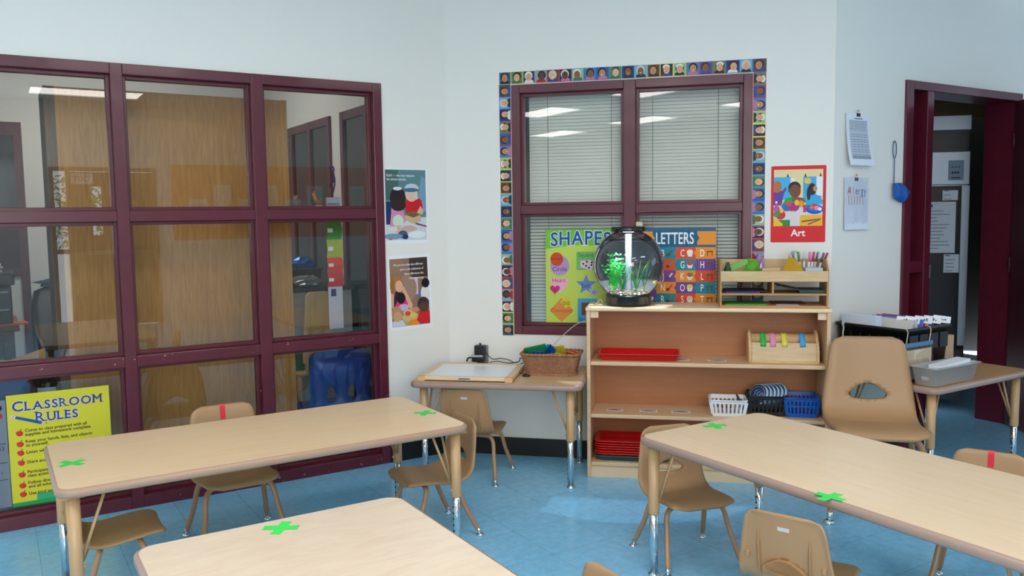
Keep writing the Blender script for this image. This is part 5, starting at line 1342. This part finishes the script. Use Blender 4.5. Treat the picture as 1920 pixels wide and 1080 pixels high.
# maroon framed windows in the office's right wall
M_darkpane = mat('dark_pane', C(26, 24, 26), .08, spec=.6)
wn = 3
for d0_, d1_, mull in ((4.80, 5.765, (5.30,)), (5.985, 7.35, (6.45, 6.9))):
    wn += 1
    o = bpy.data.objects.new('window_%d' % wn, None); COL.objects.link(o); struct(o); o.location = P(2.18, d0_, 0); o.rotation_euler = (0, 0, R45)
    m = MB(); wd = d1_-d0_
    for a_, b_ in [(0, .06), (wd-.06, wd)]+[(q-d0_-.025, q-d0_+.025) for q in mull]: m.box(-.02, 0, a_, b_, .0, 2.17)
    xs = [.06]+[v for q in mull for v in (q-d0_-.025, q-d0_+.025)]+[wd-.06]
    for i in range(0, len(xs), 2):
        for z0_, z1_ in ((0, .06), (1.42, 1.47), (2.11, 2.17)): m.box(-.018, 0, xs[i], xs[i+1], z0_, z1_)
    m.build('window_frame', M_maroon, o)
    for i in range(0, len(xs), 2):
        for z0_, z1_ in ((.06, 1.42), (1.47, 2.11)): MB().box(-.005, -.002, xs[i], xs[i+1], z0_, z1_).build('dark_pane', M_darkpane, o)
o = bpy.data.objects.new('window_6', None); COL.objects.link(o); struct(o); o.location = P(-2.2, OB, 0); o.rotation_euler = (0, 0, R45)
MB().box(0, 2.46, -.02, 0, 2.10, 2.20).box(2.40, 2.46, -.02, 0, 0, 2.10).box(0, 2.40, -.02, 0, 1.36, 1.44).box(0, 2.40, -.02, 0, 1.0, 1.06).build('window_frame', M_maroon, o)
MB().box(0, 2.40, -.006, -.003, 1.44, 2.10).build('dark_pane', M_darkpane, o); MB().box(0, 2.40, -.006, -.003, 1.06, 1.36).build('dark_pane', mat('maroon_panel', C(60, 26, 34), .4), o)
# things on the inner sill shelf: sill
SILL = 1.485
o = bpy.data.objects.new('trim_1', None); COL.objects.link(o); struct(o); o.location = P(1.255, KA+.13, 1.448); o.rotation_euler = (0, 0, R45)
MB().box(0, .60, 0, .30, 0, .037).build('ledge', M_maroon, o)
def sill_thing(name, label, cat, s, d, rz=0): return thing(name, label, cat, P(s, d, SILL), R45+rz)
t = sill_thing('rooster_figurine', 'small painted rooster figurine on the ledge inside the long window', 'figurine', 1.605, 4.66)
MB().ball((0, 0, .032), .024, 12, 8, (1.1, .6, .9)).build('body', mat('brown_feather', C(150, 84, 40), .4), t)
MB().tube([(-.014, 0, .04), (-.022, 0, .062), (-.022, 0, .072)], [.013, .010, .009], 8).ball((-.024, 0, .074), .010, 9, 6).build('head', mat('gold_feather', C(200, 150, 60), .4), t)
MB().box(-.028, -.016, -.002, .002, .080, .094).ball((-.030, 0, .064), .005, 6, 5).build('comb', M_red, t)
m = MB()
for k in range(5): m.tube(smooth_path([(.014, 0, .04), (.028+.003*k, .002*k-.004, .065+.006*k), (.040+.002*k, .002*k-.004, .060+.004*k)], 3), [.006]*6+[.002], 6)
m.build('tail', mat('teal_feather', C(26, 110, 90), .4), t); MB().box(-.02, .02, -.014, .014, 0, .012).build('base', mat('straw', C(206, 186, 120), .6), t)
t = sill_thing('animal_figurine', 'tiny grey animal figurine left of the rooster on the ledge', 'figurine', 1.475, 4.66)
MB().ball((0, 0, .022), .018, 10, 7, (1, .8, 1.2)).build('body', mat('grey_brown', C(120, 104, 92), .6), t); MB().ball((-.004, -.004, .052), .013, 10, 7).ball((-.012, -.004, .066), .005, 6, 5).ball((.006, -.004, .066), .005, 6, 5).build('head', mat('pale_brown', C(170, 150, 130), .6), t)
t = sill_thing('tissue_holder', 'small grey box sign on the ledge at the right end', 'box', 1.685, 4.65)
MB().box(-.042, .042, -.02, .02, 0, .056).build('box', mat('grey_card', C(170, 178, 186), .5), t); MB().box(-.034, .034, -.0215, -.0195, .014, .022).build('slot', mat('dark_slot', C(90, 96, 104), .5), t)
t = thing('wire_sculpture', 'twisted dark blue wire figure standing on the grey box', 'figurine', P(1.685, 4.65, SILL+.056), R45)
MB().tube(smooth_path([(0, 0, 0), (.004, 0, .03), (-.01, 0, .07), (.012, 0, .09), (.008, 0, .13), (.018, 0, .16), (.004, 0, .18), (-.012, 0, .17), (.010, 0, .15), (.020, 0, .10), (.016, 0, .06), (.004, 0, .02)], 6), .0045, 7).build('wire', mat('dark_blue_wire', C(24, 44, 100), .4), t)
# pocket chart hanging just inside the glass
t = thing('pocket_chart', 'hanging pocket chart of green, yellow, orange and red pockets inside the long window', 'chart', P(1.695, 4.66, 0), R45)
z = 1.405
for k, (col, nm, hh_) in enumerate(((C(20, 150, 60), 'green', .105), (C(176, 190, 50), 'yellow', .105), (C(222, 70, 44), 'orange', .085), (C(196, 36, 44), 'red', .085))):
    q = MB(); q.add([(-.048, 0, z), (.044, 0, z), (.048, -.006, z-hh_*.5), (.044, 0, z-hh_), (-.048, 0, z-hh_), (-.046, -.006, z-hh_*.5)], [(0, 5, 2, 1), (5, 4, 3, 2)])
    ob = q.build('pocket', mat(nm+'_pocket', col, .4), t); ob['label'] = nm+' pocket'; ob.modifiers.new('thickness', 'SOLIDIFY').thickness = .002
    ob = MB().box(-.042, -.012, -.009, -.0075, z-hh_*.62, z-hh_*.40).build('pocket_label', M_white, t)
    z -= hh_
MB().box(-.046, .040, -.001, .001, .78, z).build('white_panel', mat('white_cloth', C(196, 198, 214), .6), t)
MB().box(-.03, .0, -.004, -.0012, z-.055, z-.012).build('blue_tag', M_navy, t)
MB().box(-.05, .05, -.004, .004, 1.405, 1.444).build('hanging_bar', M_grey, t)
# counter with basket and clutter
t = thing('office_counter', 'pale office counter behind the wooden chair', 'counter', P(1.86, 5.76, 0), R45)
MB().box(-.29, .30, -.18, .30, .92, .95).build('counter_top', mat('dark_counter', C(56, 46, 44), .4), t)
MB().box(-.28, .29, -.16, .29, 0, .92).build('cabinet_body', mat('pale_grey_laminate', C(186, 190, 186), .5), t)
for x in (-.14, .15): 
    dr = MB().box(x-.135, x+.135, -.178, -.161, .05, .88).build('cabinet_door', mat('white_grey_door', C(198, 200, 198), .5), t, bevel=.003)
    MB().box(x+.09, x+.10, -.19, -.178, .4, .5).build('door_handle', M_grey, dr)
t = thing('storage_basket', 'brown basket on the office counter holding blue foil', 'basket', P(1.83, 5.76, .9505), R45)
def br_(o_, z): return [(x, y, z) for x, y in rrect(-.12-o_, .12+o_, -.09-o_, .09+o_, .03, 5)]
MB().loft([br_(0, 0), br_(.02, .12), br_(.026, .122), br_(.026, .13), br_(.014, .13), br_(-.006, .006)], True, True).build('basket_body', mat('woven_brown', C(96, 66, 44), .7, bump=.5, bscale=80), t)
rg = random.Random(2)
def lump(name, label, cat, mm, s, d, z, sx, sy, sz, seed):
    rg = random.Random(seed); m = MB(); rings = []
    for j in range(1, 7):
        a_ = -pi/2+pi*j/7; rings.append([(sx*cos(a_)*cos(2*pi*i/11)*rg.uniform(.7, 1.2), sy*cos(a_)*sin(2*pi*i/11)*rg.uniform(.7, 1.2), sz*(1+sin(a_)*rg.uniform(.8, 1.0))) for i in range(11)])
    return tag(m.loft(rings, True, True, False).build(name, mm, None, P(s, d, z), R45), label, cat)
lump('foil_wrapper', 'crumpled blue foil in the brown office basket', 'wrapper', mat('blue_foil', C(60, 110, 200), .25, .6), 1.86, 5.76, 1.02, .09, .06, .075, 3)
lump('foil_wrapper', 'crumpled silver foil at the left of the office counter', 'wrapper', mat('silver_foil', C(180, 186, 190), .25, .7), 1.69, 5.63, .9505, .04, .04, .05, 4)
lump('clear_bag', 'grey clear plastic bag on the office counter front', 'bag', clear('smoky_film', (.8, .8, .8, 1), 2, .15, .5, (.4, .42, .42, 1)), 1.83, 5.625, .9505, .12, .035, .045, 5)
# wooden chair and blue chairs
t = thing('wooden_chair', 'plain blond wooden chair behind the right panes of the long window', 'chair', P(1.765, 5.20, 0), R45+radians(4))
q = MB(); pr = [(-.11, .50), (.105, .50), (.10, .66), (.085, .93), (.06, .955), (-.05, .955), (-.075, .93), (-.105, .60)]
n = len(pr); q.add([(x, -.009+.02*(z-.5), z) for x, z in pr]+[(x, .009+.02*(z-.5), z) for x, z in pr], [list(range(n)), list(range(n, 2*n))[::-1]]+[[i, n+i, n+(i+1) % n, (i+1) % n] for i in range(n)])
blond = wood('blond_wood', C(196, 164, 108), C(212, 182, 128), (14, 14, 1.5), .4)
q.build('backrest', blond, t, bevel=.004); MB().box(-.16, .16, -.01, .30, .42, .44).build('seat', blond, t, bevel=.006)
for x in (-.14, .14):
    for y in (.01, .28): MB().box(x-.015, x+.015, y-.015, y+.015, 0, .42).build('leg', blond, t)
MB().box(-.095, -.075, -.012, .010, .44, .55).box(.075, .095, -.012, .010, .44, .55).build('back_post', blond, t)
def blue_chair(label, s, d, rz, sc=1):
    t = thing('blue_chair', label, 'chair', P(s, d, 0), R45+rz, 'blue office chairs')
    V = []; F = []
    hx = .19; z0_, z1_ = .27, .64
    # backrest with two teardrop openings
    def tear(cx, cz): return [(cx+.034*sin(a_)*(.55+.45*(1-cos(a_))/2*1.2), cz-.048*cos(a_)*-1 if False else cz+.055*cos(a_)) for a_ in [2*pi*k/16 for k in range(16)]]
    outer = rrect(-hx, hx, z0_, z1_, .05, 5); hs = [tear(-.065, .38), tear(.065, .38)]
    pts = [Vector(p) for p in outer]; ed = [(i, (i+1) % len(outer)) for i in range(len(outer))]
    for h in hs:
        o_ = len(pts); pts += [Vector(p) for p in h]; ed += [(o_+i, o_+(i+1) % len(h)) for i in range(len(h))]
    r = delaunay_2d_cdt(pts, ed, [], 0, 1e-6)
    def ins(q, poly):
        c = False
        for i in range(len(poly)):
            (x1, y1), (x2, y2) = poly[i], poly[(i+1) % len(poly)]
            if (y1 > q[1]) != (y2 > q[1]) and q[0] < (x2-x1)*(q[1]-y1)/(y2-y1)+x1: c = not c
        return c
    ff = []
    for f in r[2]:
        c = sum((Vector(r[0][i]) for i in f), Vector((0, 0)))/len(f)
        if ins(c, outer) and not any(ins(c, h) for h in hs): ff.append(list(f))
    v3 = [(p[0], -.012+.5*(p[0]**2), p[1]) for p in r[0]]
    o = MB().add(v3, ff, True).build('backrest', M_bluep2, t); o.modifiers.new('thickness', 'SOLIDIFY').thickness = .012
    MB().prism(rrect(-hx-.01, hx+.01, -.02, .34, .06), .262, .285).build('seat', M_bluep2, t, bevel=.008)
    for x in (-.15, .15):
        for y in (.02, .30): MB().tube([(x*.8, y, .262), (x*1.1, y+(-.04 if y < .1 else .04), 0)], .011, 8).build('leg', M_chrome, t)
    return t
M_bluep2 = mat('royal_blue_plastic', C(20, 70, 160), .4)
blue_chair('blue plastic child chair with two teardrop holes at the lower right pane', 1.735, 4.73, radians(0))
c_ = blue_chair('blue plastic chair top at the lower left edge of the long window', -.04, 5.02, 0); c_.scale = (1, 1, .94)
t = slot_basket('teal slotted basket behind the blue chair in the office', P(1.672, 5.36, .4405), R45, .13, .12, .09, mat('teal_basket', C(40, 120, 110), .4), 6); t['label'] = 'small teal slotted basket on the seat of the wooden office chair'
# left of the cabinet: desk with drawers, printer stack, black chair
t = thing('wooden_desk', 'brown wooden desk with drawers at the left edge behind the long window', 'desk', P(-.36, 6.0, 0), R45)
brw = wood('brown_desk_wood', C(120, 78, 44), C(140, 94, 54), (2, 14, 14), .4)
MB().box(-.60, .49, -.02, .60, .75, .79).build('desk_top', brw, t, bevel=.006); MB().box(-.58, .46, 0, .58, .0, .75).build('desk_body', brw, t)
for i, z in enumerate((.10, .32, .54)):
    for x in (-.30, .20):
        dr = MB().box(x-.22, x+.20, -.016, -.001, z, z+.18).build('drawer', brw, t, bevel=.005); MB().box(x-.05, x+.05, -.028, -.016, z+.08, z+.10).build('drawer_pull', M_grey, dr)
MB().box(.43, .46, -.014, 0, .02, .75).build('corner_post', brw, t)
t = thing('printer', 'black office printer stack on the wooden desk', 'printer', P(-.18, 6.18, .7905), R45)
MB().box(-.30, .28, -.16, .26, 0, .24).build('body', M_blackp, t, bevel=.01); MB().box(-.26, .26, -.17, -.16, .09, .10).box(-.26, .26, -.17, -.16, .20, .21).build('paper_slot', M_grey, t)
MB().box(-.32, .30, -.18, .24, .245, .32).build('scanner_lid', mat('charcoal_plastic', C(40, 40, 44), .4), t, bevel=.012); MB().box(.10, .20, -.186, -.18, .26, .31).build('display', mat('pale_display', C(120, 150, 170), .2), t)
for k in range(4):
    rg = random.Random(k); o = MB().box(-.16, .16, -.11, .11, 0, .012).build('paper_stack', mat('desk_paper_%s' % 'abcd'[k], [C(230, 230, 228), C(60, 60, 70), C(236, 234, 230), C(210, 206, 204)][k], .6), None, P(-.12, 6.2, 1.112+k*.0125), R45+rg.uniform(-.3, .3)); tag(o, ['lowest', 'second', 'third', 'topmost'][k]+' sheaf of papers on the office printer', 'paper', 'papers on the office printer')
o = MB().box(-.12, .12, -.08, .08, 0, .008).build('orange_folder', mat('orange_folder_card', C(226, 90, 40), .5), None, P(.02, 6.075-.01, .7905), R45+.1); o.location = P(.03, 6.075, .7905); o.scale = (1, .9, 1)
tag(o, 'orange folder on the wooden desk in the office', 'folder'); o.location = P(.055, 6.0+.06, .7905)
t = thing('office_chair', 'black office chair beside the wooden desk with a blue jacket on it', 'chair', P(.385, 5.62, 0), R45)
MB().loft([[(x, y, z) for x, y in rrect(-.20*f, .20*f, -.05, .05, .04, 4)] for z, f in ((.56, .85), (.62, 1), (.95, 1), (1.02, .9), (1.045, .6))]).build('backrest', M_blackp, t)
MB().prism(rrect(-.22, .22, .0, .46, .08), .44, .52).build('seat', M_blackp, t, bevel=.02); MB().tube([(0, .2, .08), (0, .2, .44)], .03, 10).build('gas_column', M_chrome, t)
m = MB()
for k in range(5): m.tube([(0, .2, .085), (.25*cos(2*pi*k/5), .2+.25*sin(2*pi*k/5), .05)], .018, 8)
m.build('star_base', M_blackp, t)
for k in range(5): MB().ball((.25*cos(2*pi*k/5), .2+.25*sin(2*pi*k/5), .028), .028, 10, 8).build('caster', M_blackp, t)
lump('jacket', 'dark blue jacket bunched on the black office chair', 'jacket', mat('navy_cloth', C(34, 52, 84), .8), .385, 5.62, 1.03, .17, .07, .035, 8)
o = MB().add([(-.20, 0, 0), (.10, 0, .0), (.10, 0, .055), (-.05, 0, .008), (-.22, 0, .03)], [(0, 1, 2, 3), (0, 3, 4)]).build('cardboard_scrap', mat('brown_cardboard', C(176, 140, 96), .7), None, P(.10, KA+.17, .7605), R45); o.modifiers.new('thickness', 'SOLIDIFY').thickness = .005; tag(o, 'torn piece of brown cardboard low behind the left window panes', 'cardboard')
o = bpy.data.objects.new('trim_2', None); COL.objects.link(o); struct(o); o.location = P(-.13, KA+.125, .735); o.rotation_euler = (0, 0, R45)
MB().box(0, .36, 0, .10, 0, .025).build('ledge', M_maroon, o)

# ------------------------------------------------------------------ room behind the open door: steel fridge
FX, FY = 1.06, 6.50
t = thing('steel_refrigerator', 'tall steel refrigerator standing in the room behind the open door', 'refrigerator', (FX, FY, 0))
ste = mat('brushed_steel', C(150, 160, 170), .35, .8); stl = mat('light_steel', C(176, 186, 196), .4, .35)
MB().box(0, .74, .03, .80, .06, 2.08).build('cabinet_body', ste, t, bevel=.004)
MB().box(0, .74, -.02, .03, 1.98, 2.08).build('top_grille', stl, t, bevel=.004)
MB().box(.0, .735, .012, .03, 1.83, 1.98).build('vent_recess', M_black, t)
MB().box(0, .74, -.01, .03, 1.60, 1.83).build('control_panel', stl, t, bevel=.004)
a = Art(.10, .14, C(120, 140, 160)); [a.rect(.022+.018*i, .035+.018*i, .046, .062, C(30, 34, 44)) for i in range(3)]; [a.rect(.02+.02*i, .034+.02*i, .085, .100, C(84, 98, 116)) for i in range(3)]; a.rect(.02, .08, .012, .022, C(60, 70, 84)); a.build('control_label', M_print, t, (.60, -.0112, 1.63))
dr = MB().box(.01, .73, -.03, .03, .43, 1.59).build('door', mat('dark_door_glass', C(30, 27, 28), .22, .2), t, bevel=.004)
MB().box(.685, .735, -.036, -.030, .46, 1.59).build('door_edge', ste, dr)
for z0_, z1_, mm_ in ((.36, .42, M_black),): MB().box(0, .74, 0, .03, z0_, z1_).build('compressor_cover', mm_, t)
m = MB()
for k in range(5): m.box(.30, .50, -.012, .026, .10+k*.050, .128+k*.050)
M_lit = mat('glowing_louvre', (.9, .95, 1, 1), .4, emit=(.85, .94, 1, 1), estr=2.2)  # slats given their own glow in place of light they only reflect
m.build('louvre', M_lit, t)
MB().box(0, .74, .0, .028, .06, .36).build('base_grille', mat('dark_grille', C(40, 50, 60), .5), t)
G3 = 'papers on the refrigerator door'
def fpaper(x, z, w_, h_, label, seed):
    rg = random.Random(seed); a = Art(w_, h_, C(206, 214, 226)); n_ = int(h_/.03)
    for i in range(n_): a.rect(w_*.1, w_*rg.uniform(.5, .92), h_*.08+i*h_*.8/max(1, n_), h_*.08+i*h_*.8/max(1, n_)+.006, C(130, 142, 160))
    a.rect(w_*.1, w_*.4, h_*.9, h_*.95, C(60, 70, 90))
    return tag(a.build('paper_sheet', M_print, None, (FX+x, FY-.0375, z)), label, 'paper', G3)
fpaper(.40, 1.12, .25, .36, 'large printed sheet in the middle of the refrigerator door', 1)
fpaper(.33, 1.02, .07, .40, 'narrow sheet left of the large one on the refrigerator door', 2)
fpaper(.58, .98, .10, .13, 'small blank note at the lower right of the refrigerator papers', 3)
fpaper(.56, 1.49, .10, .07, 'small strip above the large sheet on the refrigerator door', 4)
fpaper(.33, .94, .08, .075, 'small note at the lower left of the refrigerator papers', 5)
o = MB().box(-.4, .5, -.04, .04, 0, .12).build('wooden_beam', wood('dark_ply', C(96, 78, 52), C(110, 90, 60), (2, 14, 14), .6), None, (FX+.55, FY+.30, 2.085)); tag(o, 'brown plywood board lying on top of the steel refrigerator', 'board')
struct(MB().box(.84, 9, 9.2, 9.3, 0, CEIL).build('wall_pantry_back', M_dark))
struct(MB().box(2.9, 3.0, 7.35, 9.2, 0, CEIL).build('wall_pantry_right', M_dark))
M_dim2 = mat('pantry_fill', (.9, .9, .9, 1), .6, emit=(.8, .9, 1, 1), estr=1.6)  # dim lamp added out of view so the fridge room gets light
t = thing('ceiling_light', 'small unseen ceiling light added to light the room behind the open door', 'ceiling light', (1.7, 5.95, CEIL))
MB().box(-.3, .3, -.15, .15, -.03, 0).build('frame', M_white, t); MB().box(-.28, .28, -.13, .13, -.04, -.031).build('diffuser', M_dim2, t)

# ------------------------------------------------------------------ behind the viewer: exit door and orange board (mirrored in the panes)
d2 = bpy.data.objects.new('door_2', None); COL.objects.link(d2); struct(d2); d2.location = P(.70, D0, 0); d2.rotation_euler = (0, 0, R45)
MB().box(0, .05, -.14, .02, 0, 2.14).box(1.25, 1.30, -.14, .02, 0, 2.14).box(.05, 1.25, -.14, .02, 2.09, 2.14).box(.195, .245, -.14, .02, 0, 2.09).box(.05, .195, -.10, 0, 1.0, 1.06).build('door_frame', M_maroon, d2)
MB().box(.245, .49, -.08, -.03, .01, 2.08).box(.615, 1.25, -.08, -.03, .01, 2.08).box(.49, .615, -.08, -.03, .01, 1.24).box(.49, .615, -.08, -.03, 1.89, 2.08).build('door_panel', M_maroon_door, d2)
MB().add([(.49, -.05, 1.24), (.615, -.05, 1.24), (.615, -.05, 1.89), (.49, -.05, 1.89)], [(0, 1, 2, 3)]).build('glass_pane', M_glass, d2)
MB().add([(.05, -.05, .02), (.195, -.05, .02), (.195, -.05, 2.09), (.05, -.05, 2.09)], [(0, 1, 2, 3)]).build('glass_pane', M_glass, d2)
MB().box(.30, 1.20, -.03, .03, .98, 1.04).build('push_bar', M_chrome, d2)
a = Art(.28, .14, C(240, 240, 238)); a.text('EXIT', .14, .035, .10, C(214, 40, 40), 'C', .02)
o = a.build('exit_sign', M_print, None, P(1.22, D0-.02, 1.92), R45+pi); tag(o, 'white EXIT sign with red letters on the maroon door behind the viewer', 'sign')
t = thing('bulletin_board', 'long orange bulletin board on the wall behind the viewer', 'bulletin board', P(2.2, D0+.002, 1.15), R45)
MB().box(0, 3.2, 0, .012, 0, 1.05).build('backing', mat('orange_paper', C(226, 100, 40), .7), t)
for k in range(9):
    x = .22+k*.34; q = a = Art(.24, .32, C(236, 236, 232))
    for i in range(7): a.rect(.03, .20, .05+i*.034, .062+i*.034, C(150, 150, 160))
    o = a.build('pinned_paper', M_print, t, (x+.24, .014, .25+.2*(k % 2)), pi)
tr_ = thing('hedge', 'green leafy hedge outside the exit door', 'hedge', P(1.0, D0-3.0, 0), R45)
rg = random.Random(17); m = MB()
for k in range(2600):
    c_ = Vector((rg.uniform(-2, 2), rg.uniform(-.4, .4), 1.0+1.15*rg.random())); u = Vector((rg.uniform(-1, 1), rg.uniform(-1, 1), rg.uniform(-1, 1))).normalized(); v = u.orthogonal().normalized(); s_ = rg.uniform(.03, .07)
    m.add([c_-u*s_, c_+v*s_*.4, c_+u*s_, c_-v*s_*.4], [(0, 1, 2, 3)])
tag(m.build('foliage', mat('hedge_leaf', C(90, 140, 70), .6), tr_), kind='stuff')
